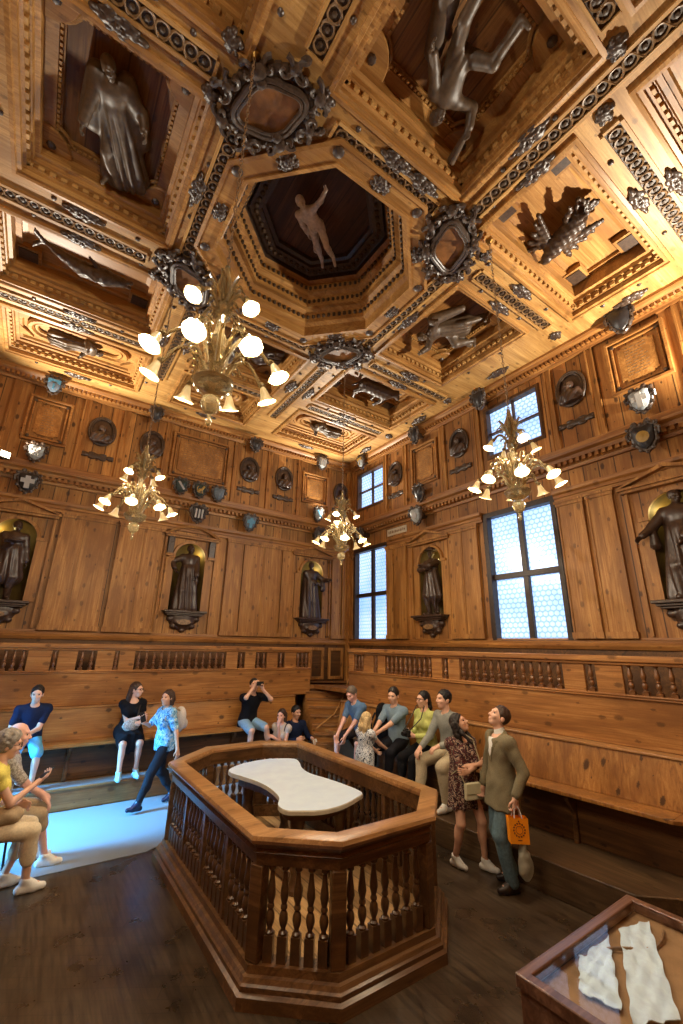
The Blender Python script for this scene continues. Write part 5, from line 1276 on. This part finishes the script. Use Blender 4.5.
m.tube([(2.78+.42*t, 1.52-.10*math.sin(t*2.6)-.06*t, zt-.05+.006*math.sin(t*9)) for t in np.linspace(0, 1.1, 14)], [.008]*12+[.006, .004], 6)
for q in (.2, .45, .7): m.tube([(2.78+.42*q, 1.52-.10*math.sin(q*2.6)-.06*q, zt-.05), (2.87+.42*q, 1.47-.12*q, zt-.048)], [.006, .003], 5)
tag(m.build('dried_twig', M['carved_lt']), 'thin brown twig lying beside the papers in the glass case', 'twig')
# ------------------------------------------------------------------ people
SK = [plain('light skin', lin(226, 178, 152), .5, .06, 12, bump=.02), plain('tanned skin', lin(212, 160, 130), .5, .06, 12, bump=.02), plain('pink skin', lin(232, 178, 158), .5, .06, 12, bump=.02)]
HR = {k: plain(k+' hair', c, .5, .35, 60, bump=.4) for k, c in dict(dark=lin(34, 26, 22), brown=lin(62, 42, 30), grey=lin(142, 134, 124), blond=lin(204, 176, 128), black=lin(20, 18, 20), greyish=lin(96, 86, 78)).items()}
def clothm(n, c, var=.12, sc=60): return plain(n, c, .85, var, sc, bump=.15, spec=.15)
CL = dict(yellow=clothm('yellow knit', lin(236, 218, 110)), beige=clothm('beige cotton', lin(228, 208, 174)), sand=clothm('sand cotton', lin(176, 152, 120)), navy=clothm('navy cotton', lin(28, 38, 66)), black=clothm('black cotton', lin(22, 22, 26)),
          aqua=clothm('light blue cotton', lin(96, 168, 206)), white=clothm('white leather', lin(232, 228, 220), .05), paleblue=clothm('pale blue shoe mesh', lin(168, 214, 222), .08), teal=clothm('slate blue jersey', lin(92, 122, 156)), slate=clothm('grey blue polo', lin(120, 142, 160)),
          lime=clothm('pale yellow green knit', lin(196, 200, 120)), grey=clothm('grey shirt cotton', lin(142, 144, 138)), stone=clothm('stone chino', lin(192, 176, 146)), dark=clothm('dark trousers', lin(30, 30, 36)), denim=clothm('washed blue denim', lin(96, 118, 128), .22, 40),
          tweed=clothm('olive tweed', lin(124, 114, 90), .3, 160), leather=plain('dark leather', lin(40, 28, 24), .35, .2, 30), boot=plain('navy boot leather', lin(26, 32, 54), .3, .2, 30), dk_shorts=clothm('charcoal shorts', lin(52, 44, 44)), ice=clothm('pale denim shorts', lin(138, 168, 186)),
          wht=clothm('white shirt cotton', lin(230, 228, 222), .05), cream=clothm('cream top', lin(206, 196, 190)))
CL['blueprint'] = printed('blue leaf print', [lin(58, 98, 140), lin(120, 178, 214), lin(196, 216, 224), lin(74, 126, 170)], 16)
CL['floral'] = printed('dark floral print', [lin(30, 24, 30), lin(104, 56, 52), lin(40, 32, 40), lin(178, 150, 128), lin(38, 30, 40), lin(96, 82, 72)], 26)
CL['whiteprint'] = printed('white and navy print', [lin(40, 50, 74), lin(224, 226, 228), lin(120, 134, 150), lin(230, 230, 230)], 26)
CL['greyprint'] = printed('grey fine print', [lin(150, 140, 130), lin(196, 188, 176), lin(120, 110, 104)], 40)
m = MB(); m.ball((0, 0, 0), .0125, None, 8); eye_me = m.mesh('eye', plain('dark eye', lin(30, 22, 18), .15, .1))
def glasses(b, root):
    m = MB(); s = b.s; L = lambda x, y, z: tuple(b.hc+(b.H[0]*x+b.H[1]*y+b.H[2]*z)*s)
    for q in (1, -1):
        m.tube([L(q*.033+.026*math.cos(t), .104, .004+.02*math.sin(t)) for t in np.linspace(0, 2*PI, 13)[:-1]], .0028, 5, None, 0, True); m.tube([L(q*.058, .102, .008), L(q*.082, .0, .004)], .0025, 5)
    m.tube([L(-.008, .106, .006), L(.008, .106, .006)], .0025, 5); m.build('eyeglasses', M['iron'], root)
def person(label, loc, face, b, skin, hr, parts, shoes=None, boot=0, specs=False):
    rot = math.atan2(-face[0], face[1]); root = thing('person', loc, label, 'person', None, rot)
    link('body', soft_mesh('body', b.skin(), skin), root)
    for q in (1, -1): link('eye', eye_me, root, tuple(b.hc+(b.H[0]*q*.031+b.H[1]*.077+b.H[2]*.005)*b.s))
    if hr: link('hair', soft_mesh('hair', [hair(b, hr[0])], HR[hr[1]]), root)
    for nm, mat, surf in parts: link(nm, soft_mesh(nm, [surf], mat), root)
    if shoes:
        for i in range(2): link('shoe', soft_mesh('shoe', [shoe(b, i, .0085, boot)], shoes), root)
    if specs: glasses(b, root)
    b.mat = Matrix.Translation(loc) @ Matrix.Rotation(rot, 4, 'Z')
    return root
def W(b, p): return b.mat @ Vector(p)
def sit(s=1, seat=.53, **kw):
    k = dict(s=s, pelvis=(0, 0, seat+.095*s), lean=.05, ankles=((.11, .42*s, .09), (-.11, .42*s, .09)), wrists=((.08, .36*s, seat+.2), (-.08, .36*s, seat+.2)))
    k.update(kw); return Body(**k)
def slab_at(name, m4, size, mat, label, cat, bevel=.004, extra=None):
    m = MB(); x, y, z = size; m.box(-x/2, -y/2, -z/2, x/2, y/2, z/2); o = m.build(name, mat, None, bevel=bevel); o.matrix_world = m4; tag(o, label, cat)
    if extra: extra(o)
    return o
def hold(b, i, off=(.09, .03, 0)):   # a frame in hand i: x along the fingers, y across the palm, z away from the palm
    d, n = b.hd[i], b.hn[i]; q = np.cross(n, d); p = b.wr[i]+d*off[0]*b.s+n*off[1]+q*off[2]
    m4 = Matrix.Identity(4)
    for k in range(3): m4[k][0] = d[k]; m4[k][1] = q[k]; m4[k][2] = n[k]; m4[k][3] = p[k]
    return b.mat @ m4

# the couple at the left edge
def chair(loc, label):
    root = thing('chair', loc, label, 'chair')
    m = MB(); m.box(-.22, -.21, .475, .22, .21, .505); m.build('seat', M['iron'], root, bevel=.008)
    for sx in (-1, 1):
        for sy in (-1, 1): m = MB(); m.tube([(sx*.19, sy*.18, .48), (sx*.22, sy*.2, 0)], .012, 8); m.build('leg', M['iron'], root)
    m = MB(); m.box(-.25, -.2, .70, -.22, .2, .95); m.build('backrest', M['iron'], root, bevel=.008)
    for sy in (-1, 1): m = MB(); m.tube([(-.2, sy*.17, .48), (-.235, sy*.17, .9)], .011, 7); m.build('back_post', M['iron'], root)
chair((-.14, 5.94, .008 if False else 0), 'dark chair under the curly-haired woman in yellow'); chair((-.06, 6.5, 0), 'dark chair under the balding man at the left edge')
b = sit(1.06, .51, lean=.12, ankles=((.07, .48, .09), (-.16, .30, .09)), wrists=((.02, .42, .94), (-.1, .3, .74)), look=(.1, -.12), fem=True, hand_n=((-.2, -.1, 1), None), curl=.45, toes=((.0, 1), (-.2, 1)))
person('seated woman with curly grey hair in yellow top and cropped beige trousers holding a phone', (-.13, 5.94, 0), (1, .03), b, SK[0], ('curly', 'grey'),
       [('top', CL['yellow'], cloth_top(b, .35, -.06, fold=.004)), ('trousers', CL['beige'], cloth_legs(b, 1.55, .014, flare=.008))], CL['white'], specs=True)
slab_at('phone', hold(b, 0, (.10, .022, 0)), (.15, .075, .01), M['iron'], 'dark phone held by the seated woman in yellow', 'phone')
bag = thing('shoulder_bag', tuple(W(b, (.1, .2, .70))), 'taupe soft bag on the lap of the woman in yellow', 'bag')
F = Field((-.2, -.17, -.12), (.2, .17, .12), .01); F.ell((0, 0, 0), (.15, .11, .085), None, .02); F.warp(wrinkle(.006)); link('pouch', soft_mesh('pouch', [F.surface()], CL['sand']), bag)
b = sit(1.05, .51, lean=.1, ankles=((.07, .56, .09), (-.16, .45, .09)), wrists=((.09, .46, .67), (-.12, .4, .68)), look=(-.1, -.02), hand_dir=((.1, .6, -.7), None), hand_n=((0, -.4, -1), (0, 0, -1)), curl=.4, toes=((.05, 1), (-.2, 1)))
person('seated balding man with pink face in patterned grey shirt and beige shorts', (-.04, 6.5, 0), (1, -.06), b, SK[2], ('bald', 'grey'),
       [('shirt', CL['greyprint'], cloth_top(b, .8, -.08, fold=.004)), ('trousers', CL['sand'], cloth_legs(b, 1.25, .014, flare=.008))], CL['white'])

# the back bench
b = sit(.97, .535, lean=.2, ankles=((.2, .2, .09), (-.14, .30, .09)), wrists=((.15, .34, .74), (.05, .36, .74)), look=(-.15, -.1), hand_n=((-1, 0, .3), (1, 0, .3)), toes=((.2, 1), (-.05, 1)))
person('bearded man in dark blue t-shirt and light blue shorts seated on the back bench', (.17, 8.5, .298), (0.05, -1), b, SK[0], ('short', 'dark'),
       [('t_shirt', CL['navy'], cloth_top(b, .6, -.08)), ('shorts', CL['aqua'], cloth_legs(b, .95, .018, flare=.006))], CL['dark'])
slab_at('phone', hold(b, 0, (.09, .025, 0)), (.14, .07, .01), M['iron'], 'phone in the hands of the man in the dark blue t-shirt', 'phone')
b = sit(.96, .535, lean=.12, ankles=((.12, .40, .09), (-.13, .34, .09)), wrists=((-.08, .28, .86), (-.1, .33, .80)), look=(.95, .0), fem=True, toes=((.1, 1), (-.15, 1)), hand_n=((0, -1, -.5), (0, -.5, -1)))
person('woman in black dress with dark hair and pale trainers seated on the back bench', (1.56, 8.5, .302), (0, -1), b, SK[0], ('back', 'brown'),
       [('dress_top', CL['black'], cloth_top(b, .4, -.05, neck=.025)), ('skirt', CL['black'], skirt(b, .97, top=.12, h=.012))], CL['paleblue'], specs=True)
bg = thing('crossbody_bag', tuple(W(b, (.02, .27, .74))), 'grey patterned bag on the lap of the woman in black', 'bag')
F = Field((-.2, -.12, -.15), (.2, .12, .15), .01); F.ell((0, 0, 0), (.13, .055, .09), None, .02); F.warp(wrinkle(.005)); link('pouch', soft_mesh('pouch', [F.surface()], CL['greyprint']), bg)
m = MB(); m.tube([tuple(Vector(q)-Vector((.02, .27, .74))) for q in ((-.06, .26, .8), (-.09, .16, .98), (-.13, .06, 1.1), (-.14, -.03, 1.13))], [.013]*4, 6); o = m.build('strap', CL['leather'], bg); bg.rotation_euler = (0, 0, math.atan2(0, -1))

# walking woman
b = Body(s=.95, pelvis=(0, 0, .86), lean=.06, fem=True, ankles=((.09, -.27, .12), (-.09, .33, .085)), wrists=((.14, .32, 1.15), (-.3, -.08, .80)), look=(.45, .08), toes=((.1, 1, -.25), (-.05, 1, .1)), epole=((1, -.4, -.8), (-1, -.6, -.2)), hand_n=((-1, .1, 0), None), hand_dir=((0, .3, 1), None), twist=.1)
person('walking woman in blue leaf-print blouse, dark trousers and navy boots', (1.95, 7.62, .008), (-1, -.16), b, SK[1], ('bob', 'brown'),
       [('blouse', CL['blueprint'], cloth_top(b, .75, -.1, loose=.010, flare=.0, fold=.005)), ('trousers', CL['dark'], cloth_legs(b, 1.9))], CL['boot'], boot=.12)
slab_at('phone', hold(b, 0, (.09, .022, 0)), (.15, .075, .01), M['iron'], 'dark phone raised by the walking woman in the blue blouse', 'phone')
bp = thing('backpack', tuple(W(b, (0, -.2, 1.17))), 'light beige backpack on the back of the walking woman', 'backpack', rot=math.atan2(1, -.16))
F = Field((-.2, -.16, -.26), (.2, .16, .26), .011); F.ell((0, 0, 0), (.135, .085, .19), None, .02); F.ell((0, -.07, -.06), (.1, .045, .09), None, .01); F.warp(wrinkle(.005)); link('pack', soft_mesh('pack', [F.surface()], CL['cream']), bp)
m = MB(); [m.tube([(q*.1, .06, .14), (q*.13, .16, .20), (q*.14, .27, .16), (q*.14, .30, .02), (q*.13, .2, -.12)], .014, 6) for q in (1, -1)]; m.build('strap', CL['sand'], bp)

# man photographing, and the two on the platform edge
b = sit(1.0, .535, lean=.28, ankles=((.1, .34, .1), (-.34, .36, .16)), wrists=((.10, .34, 1.27), (-.09, .36, 1.22)), look=(-.25, .25), hand_dir=((-.3, .1, 1), (.35, .1, 1)), hand_n=((-1, .2, 0), (1, .2, 0)), epole=((1, .3, -1), (-1, .3, -1)), curl=.6)
person('man in black t-shirt and pale shorts on the bench raising a phone to photograph', (3.68, 8.52, .298), (.1, -1), b, SK[0], ('short', 'dark'),
       [('t_shirt', CL['black'], cloth_top(b, .7, -.1, loose=.01)), ('shorts', CL['ice'], cloth_legs(b, .9, .018, flare=.006))], CL['dark'])
mm = b.mat @ Matrix.Translation((0, .40, 1.33)); slab_at('phone', mm, (.15, .011, .075), M['iron'], 'phone held up to the face of the man in black', 'phone')
b = sit(.95, .29, lean=.1, ankles=((.1, .45, .09), (-.1, .34, .09)), wrists=((-.05, .24, .86), (-.02, .3, .66)), look=(.1, .02), fem=True, hand_dir=((-.1, .1, 1), None), hand_n=((-.2, -1, 0), None))
person('woman in pale sleeveless top with hand at her chin seated low near the stairs', (4.30, 8.2, .008), (-.86, -.5), b, SK[2], ('bob', 'brown'),
       [('top', CL['cream'], cloth_top(b, .12, -.06, loose=.006)), ('trousers', CL['dk_shorts'], cloth_legs(b, 1.0, .02))], CL['dark'])
m = MB(); m.tube([tuple(W(b, q)) for q in ((-.1, .13, .70), (-.13, .12, .84), (-.13, .0, .93), (-.12, -.1, .84), (-.1, -.14, .66))], .012, 6); tag(m.build('bag_strap', CL['navy']), 'dark shoulder strap across the pale top of the woman near the stairs', 'strap')
b = sit(1.0, .29, lean=.02, ankles=((.14, .42, .09), (-.14, .42, .09)), wrists=((.1, .3, .62), (-.24, .28, .62)), look=(.2, -.05), hand_dir=(None, (-.2, .5, -.6)))
person('dark-haired man in navy long-sleeved shirt seated low beside the stairs', (4.58, 8.24, 0), (.0, -1), b, SK[1], ('short', 'black'),
       [('shirt', CL['navy'], cloth_top(b, 1.9, -.1)), ('trousers', CL['dark'], cloth_legs(b, 1.9))], CL['dark'])
mm = b.mat @ Matrix.Translation((-.27, .38, .54)) @ Matrix.Rotation(.5, 4, 'X'); slab_at('folded_leaflet', mm, (.09, .006, .15), CL['wht'], 'white folded leaflet in the hand of the man in navy', 'leaflet', .001)

# the side bench
sx = lambda y, u: (gx(y, u), y, .302)
b = sit(1.0, .535, lean=.42, ankles=((.24, .40, .09), (-.2, .36, .09)), wrists=((.1, .50, .60), (-.06, .5, .56)), look=(.1, -.5), hand_dir=((0, .3, -1), (0, .3, -1)), kpole=((.6, 1, .2), (-.6, 1, .2)))
person('man in blue t-shirt bending his head at the far end of the side bench', sx(6.62, .14), (-1, -.08), b, SK[2], ('short', 'greyish'),
       [('t_shirt', CL['teal'], cloth_top(b, .65, -.1)), ('shorts', CL['dk_shorts'], cloth_legs(b, .92, .018, flare=.006))], CL['dark'])
b = sit(1.0, .535, lean=.16, ankles=((.16, .46, .09), (-.14, .44, .09)), wrists=((.12, .5, .72), (.0, .52, .76)), look=(.3, -.18), kpole=((.3, 1, .1), (-.3, 1, .1)), hand_n=((-1, 0, .5), (1, 0, .5)))
person('dark-haired man in grey blue polo shirt reaching out to the blonde girl', sx(5.72, .10), (-1, -.1), b, SK[0], ('short', 'dark'),
       [('polo_shirt', CL['slate'], cloth_top(b, .75, -.1)), ('trousers', CL['dark'], cloth_legs(b, 1.9))], CL['dark'])
b = sit(.97, .535, lean=.05, ankles=((.1, .45, .09), (-.12, .46, .09)), wrists=((.08, .27, .82), (-.06, .3, .80)), look=(-.15, .0), fem=True, hand_n=((-1, 0, .4), (1, 0, .4)))
person('woman with glasses and dark ponytail in pale yellow-green cardigan on the side bench', sx(5.15, .12), (-1, .05), b, SK[0], ('pony', 'black'),
       [('cardigan', CL['lime'], cloth_top(b, 1.85, -.08)), ('trousers', CL['black'], cloth_legs(b, 1.9))], CL['dark'], specs=True)
cam_ = thing('camera', tuple(W(b, (.02, .38, .83))), 'black camera held in the lap of the woman in the yellow-green cardigan', 'camera', rot=math.atan2(1, .05))
m = MB(); m.box(-.065, -.025, -.045, .065, .025, .045); m.box(-.03, -.02, .045, .03, .02, .065); m.build('camera_body', M['iron'], cam_, bevel=.006)
m = MB(); m.lathe([(.035, .02), (.036, .06), (.03, .085)], Matrix.Rotation(-PI/2, 4, 'X'), 14); m.build('lens', M['iron'], cam_)
m = MB(); m.tube([(-.06, 0, .04), (-.10, -.2, .2), (-.07, -.30, .36), (.03, -.36, .42), (.1, -.30, .36), (.12, -.2, .2), (.06, 0, .04)], .008, 5); m.build('neck_strap', M['iron'], cam_)
b = sit(1.04, .535, lean=.16, side=.02, ankles=((.16, .50, .09), (-.2, .34, .09)), wrists=((.16, .46, .70), (-.12, .36, .76)), look=(-.15, .06), hand_dir=((0, .7, -.7), (.3, .7, -.3)), hand_n=((0, -.5, -1), (0, -.4, -1)), kpole=((.3, 1, .2), (-.3, 1, .2)))
person('dark-haired man in grey shirt and stone chinos seated behind the woman in floral dress', sx(4.68, .12), (-1, .1), b, SK[0], ('short', 'black'),
       [('shirt', CL['grey'], cloth_top(b, 1.88, -.1)), ('trousers', CL['stone'], cloth_legs(b, 1.9, .024)), ], CL['white'])
bk = thing('black_bag', sx(6.08, .12), 'bulging black bag on the bench between the man in blue and the man in polo', 'bag')
F = Field((-.26, -.26, .5), (.26, .26, 1.25), .013); F.ell((0, 0, .74), (.17, .19, .22), None, .03); F.ell((-.02, 0, .98), (.11, .14, .16), None, .05); F.cut((0, 0, .531), (0, 0, -1)); F.warp(wrinkle(.006, 20)); link('pack', soft_mesh('pack', [F.surface()], CL['black']), bk)
m = MB(); m.tube([(-.12, .08, .98), (-.2, .09, .85), (-.19, .08, .66)], .016, 6); m.build('strap', CL['dark'], bk)
# blonde girl seen from behind
b = Body(s=.81, pelvis=(0, 0, .745), lean=.05, fem=True, ankles=((.08, .0, .075), (-.08, -.04, .075)), wrists=((.1, .42, .83), (-.12, .36, .80)), look=(-.1, -.1), hand_n=((-1, 0, .5), (1, 0, .5)))
person('blonde girl in white and navy printed top standing with her back to the room', (4.33, 5.62, 0), (1, .1), b, SK[0], ('long', 'blond'),
       [('top', CL['whiteprint'], cloth_top(b, .3, -.1)), ('trousers', CL['black'], cloth_legs(b, 1.9))], CL['dark'])

# the standing pair
b = Body(s=.915, pelvis=(0, 0, .84), lean=-.03, fem=True, ankles=((.14, -.04, .08), (-.13, .14, .08)), wrists=((-.10, .2, 1.06), (.10, .24, 1.0)), look=(.75, .5), toes=((-.35, 1), (-.7, 1)), epole=((1, -.2, -.6), (-1, -.2, -.6)), hand_dir=((-1, .3, .2), (1, .2, .1)), hand_n=((0, -1, 0), (0, -1, 0)), kpole=((.1, 1, 0), (-.1, 1, 0)))
def shift_dress():
    lo, hi = b.box(.2); F = Field(lo, hi, .0115); s = b.s; b.torso(F, .02)
    for i in range(2): b.arm(F, i, .022, .95, .015)
    e = b.P+V3(0, .01, -.30*s)
    for q in (1, 0, -1): F.cone(b.P+b.u*.2+b.tx*q*.04, e+b.tx*q*.09, .115*s, .145*s, .05)
    F.cut(b.P+V3(0, 0, -.27*s), (0, 0, -1)); F.warp(lambda x, y, z: .008*np.sin(np.arctan2(y, x)*12)*(z < b.P[2]+.1)); F.warp(wrinkle(.003))
    F.ell(b.neck+b.u*.02+b.ty*.05, np.array([.07, .07, .09])*s, b.T, .004, True); return F.surface()
person('standing woman in dark floral minidress with long dark hair looking up', (4.50, 3.92, 0), (-.25, -1), b, SK[1], ('long', 'dark'), [('dress', CL['floral'], shift_dress())], CL['white'])
hb = thing('handbag', tuple(W(b, (.02, .22, .80))), 'small pale cream handbag hanging before the woman in the floral dress', 'handbag', rot=math.atan2(.25, -1))
m = MB(); m.box(-.115, -.03, -.085, .115, .03, .085); m.build('pouch', clothm('cream leather', lin(200, 190, 156), .06), hb, bevel=.015)
m = MB(); m.box(-.115, .03, -.02, .115, .037, .085); m.build('flap', clothm('cream leather flap', lin(190, 180, 146), .06), hb, bevel=.004)
m = MB(); m.tube([(-.11, 0, .08), (-.15, -.06, .3), (-.12, -.12, .50), (-.06, -.22, .56)], .007, 6); m.tube([(.11, 0, .08), (.13, -.1, .2), (.15, -.25, .1)], .007, 6); m.build('strap', clothm('cream strap', lin(180, 168, 136), .06), hb)
b = Body(s=1.0, pelvis=(0, 0, .925), lean=-.05, ankles=((.12, -.1, .09), (-.1, .02, .09)), wrists=((.26, .1, .86), (-.265, .0, .885)), epole=((1, -.6, -.5), (-.35, -1, 0)), look=(-.02, .55), toes=((.2, 1), (-.05, 1)), curl=.85, hand_dir=(None, (-.05, .05, -1)), hand_n=(None, (1, .2, 0)))
def blazer():
    v, q = cloth_top(b, 1.88, -.20, .019, .0115, .005, .03, .006, .035); return v, q
def front_v(g, k0, k1, lo_, hi_, y0=.03):
    """slice of the chest: between two lines rising from the waist, k = sideways spread"""
    out = []
    for q in ((1,) if k0 is None else (1, -1)):
        lo, hi = b.box(.1); F = Field(lo, hi, .0095); b.torso(F, g); w0 = b.P+b.u*lo_
        F.cut(w0, -b.u); F.cut(b.P+b.u*hi_, b.u); F.cut(b.P+b.ty*y0, -b.ty); L = .5-lo_
        if k0 is None:
            for r in (1, -1): F.cut(w0, b.tx*r-b.u*(k1/L))
        else: F.cut(w0, b.tx*q-b.u*(k1/L)); F.cut(w0, -b.tx*q+b.u*(k0/L)*1.0)
        out.append(F.surface())
    return np.concatenate([o[0] for o in out]), np.concatenate([o[1]+(len(out[0][0]) if i else 0) for i, o in enumerate(out)])
def shirt_front():
    v, f = front_v(.024, None, .085, .2, .47); lo, hi = b.box(.1); F = Field(lo, hi, .0095); F.cone(b.neck-b.u*.015, b.neck+b.u*.05, .066, .06, .01); v2, f2 = F.surface()
    return np.concatenate([v, v2]), np.concatenate([f, f2+len(v)])
person('tall man in olive tweed blazer and washed jeans looking up, holding bags', (4.50, 3.38, 0), (-.86, .42), b, SK[0], ('short', 'brown'),
       [('blazer', CL['tweed'], blazer()), ('jeans', CL['denim'], cloth_legs(b, 1.97, .02, flare=.012)), ('shirt', CL['wht'], shirt_front()), ('lapel', clothm('tweed lapel', lin(108, 98, 74), .3, 160), front_v(.030, .085, .15, .2, .46))], CL['leather'])
hp = W(b, tuple(b.wr[1]+b.hd[1]*.09))
gb = thing('gift_bag', (hp.x, hp.y, hp.z-.175), 'bright orange paper bag carried by the man in the blazer', 'bag', rot=D_(-38))
orange = clothm('orange paper', lin(250, 152, 30), .04)
m = MB(); m.rings([[(x*.095*s_, y*.05, z) for x, y in ((-1, -1), (1, -1), (1, 1), (-1, 1))] for s_, z in ((.98, -.12), (1, .1))], None, 0, True, False); m.rings([[(x*.09*s_, y*.046, z) for x, y in ((-1, -1), (1, -1), (1, 1), (-1, 1))] for s_, z in ((1, .1), (.98, -.115))], None, 0, False, True); m.build('paper_bag', orange, gb)
for q in (1, -1): m = MB(); m.tube([(-.04, q*.045, .09), (-.025, q*.02, .17), (0, q*.008, .20), (.025, q*.02, .17), (.04, q*.045, .09)], .006, 6); m.build('handle', CL['cream'], gb)
m = MB(); dk = plain('dark print', lin(120, 52, 10), .7)
for k in range(14): a = 2*PI*k/14; m.box(-.006, -.0525, -.004, .006, -.0505, .012, Matrix.Translation((.052*math.cos(a), 0, .0+.055*math.sin(a))) @ Matrix.Rotation(-a+.6, 4, 'Y'))
m.tube([(.034*math.cos(t), -.0512, .034*math.sin(t)) for t in np.linspace(0, 2*PI, 17)[:-1]], .0022, 4, None, 0, True); m.box(-.02, -.0525, -.09, .02, -.0505, -.083); m.box(-.006, -.0525, .068, .006, -.0505, .082)
m.build('printed_wreath', dk, gb, smooth=False)
pb = thing('plastic_bag', (hp.x+.03, hp.y-.03, hp.z-.44), 'translucent white plastic bag hanging below the orange bag', 'bag')
t = NT('thin white plastic'); t.b.inputs['Base Color'].default_value = lin(206, 200, 178); t.set(Roughness=.35, **{'Transmission Weight': .6})
F = Field((-.14, -.12, -.2), (.14, .12, .3), .01); F.ell((0, 0, -.05), (.085, .06, .12), None, .02); F.cone((0, 0, .05), (-.02, .02, .26), .045, .012, .04); F.warp(wrinkle(.008, 45)); link('sack', soft_mesh('sack', [F.surface()], t.m), pb)
# ------------------------------------------------------------------ light and camera
def light(kind, loc, energy, color, target=None, **kw):
    ld = bpy.data.lights.new('light', kind); ld.energy = energy; ld.color = color
    for k, v in kw.items(): setattr(ld, k, v)
    o = bpy.data.objects.new('light', ld); COL.objects.link(o); o.location = loc
    if target: o.rotation_euler = (Vector(target)-Vector(loc)).to_track_quat('-Z', 'Y').to_euler()
    return o
# small lamps tucked behind each statue's head
for T, c, dx in ((back, N_BACK[0], -.2), (back, N_BACK[1], .19), (back, N_BACK[2], .19), (side, N_SIDE[0], .19), (side, N_SIDE[1], -.2)):
    p = T(c, 0) @ Vector((dx, 4.25, -.13)); light('POINT', p, 2.2, (1, .80, .30), shadow_soft_size=.03)
# flood lamps standing on the cornice, washing the ceiling
def flood(x, y, tx, ty, e, label):
    z = 5.56; root = thing('flood_lamp', (x, y, z-.08), label, 'lamp', 'flood lamps standing on the cornice', rot=math.atan2(-(tx-x), ty-y))
    m = MB(); m.box(-.09, -.05, .03, .09, .03, .16); m.box(-.02, -.02, 0, .02, .02, .03); m.build('housing', M['iron'], root, bevel=.006)
    m = MB(); m.box(-.08, .031, .04, .08, .034, .15); m.build('lamp_face', M['led'], root, smooth=False)
    d = Vector((tx-x, ty-y, 0)).normalized()*.1
    light('SPOT', (x+d.x, y+d.y, z+.06), e*2.7, (1, .90, .74), (tx, ty, 7.45), spot_size=D_(135), spot_blend=.8, shadow_soft_size=.06)
flood(-1.1, 9.38, .6, 6.6, 420, 'small flood lamp on the cornice at the left end of the back wall')
flood(6.25, 9.38, 4.2, 7.0, 300, 'small flood lamp on the cornice at the room corner')
flood(6.6, .75, 4.6, 2.6, 420, 'small flood lamp on the side cornice towards the camera')
flood(XL+.2, -.6, .6, 2.0, 110, 'small flood lamp on the cornice behind the camera')
# daylight through the doorway and off the panes
light('AREA', (XL-.9, 7.35, 2.1), 235, (.10, .48, 1), (.55, 7.35, 0), shape='RECTANGLE', size=1.4, size_y=2.0, spread=D_(42))
w = bpy.data.worlds.new('sky'); SC.world = w; w.use_nodes = True
w.node_tree.nodes['Background'].inputs[0].default_value = (.5, .75, 1, 1); w.node_tree.nodes['Background'].inputs[1].default_value = .25

cd = bpy.data.cameras.new('camera'); cd.sensor_fit = 'AUTO'; cd.sensor_width = 36; cd.lens = 424.54/1024*36; cd.clip_start = .05
cam = bpy.data.objects.new('camera', cd); COL.objects.link(cam)
pi_, ro, ya = .305404405, -.0195722682, .598217606
Fv = Vector((math.sin(ya)*math.cos(pi_), math.cos(ya)*math.cos(pi_), math.sin(pi_))); rv = Vector((math.cos(ya), -math.sin(ya), 0)); dv = Fv.cross(rv)
c_, s_ = math.cos(ro), math.sin(ro); r2 = rv*c_+dv*s_; d2 = dv*c_-rv*s_
m4 = Matrix.Identity(4)
for i in range(3): m4[i][0] = r2[i]; m4[i][1] = -d2[i]; m4[i][2] = -Fv[i]
m4[0][3], m4[1][3], m4[2][3] = 0, 0, 2.35
cam.matrix_world = m4; SC.camera = cam
vs = SC.view_settings; vs.view_transform = 'Standard'; vs.look = 'None'; vs.gamma = 1; vs.exposure = 0; vs.use_curve_mapping = False
SC.cycles.use_denoising = True; SC.cycles.max_bounces = 8; SC.cycles.diffuse_bounces = 4; SC.cycles.sample_clamp_indirect = 8
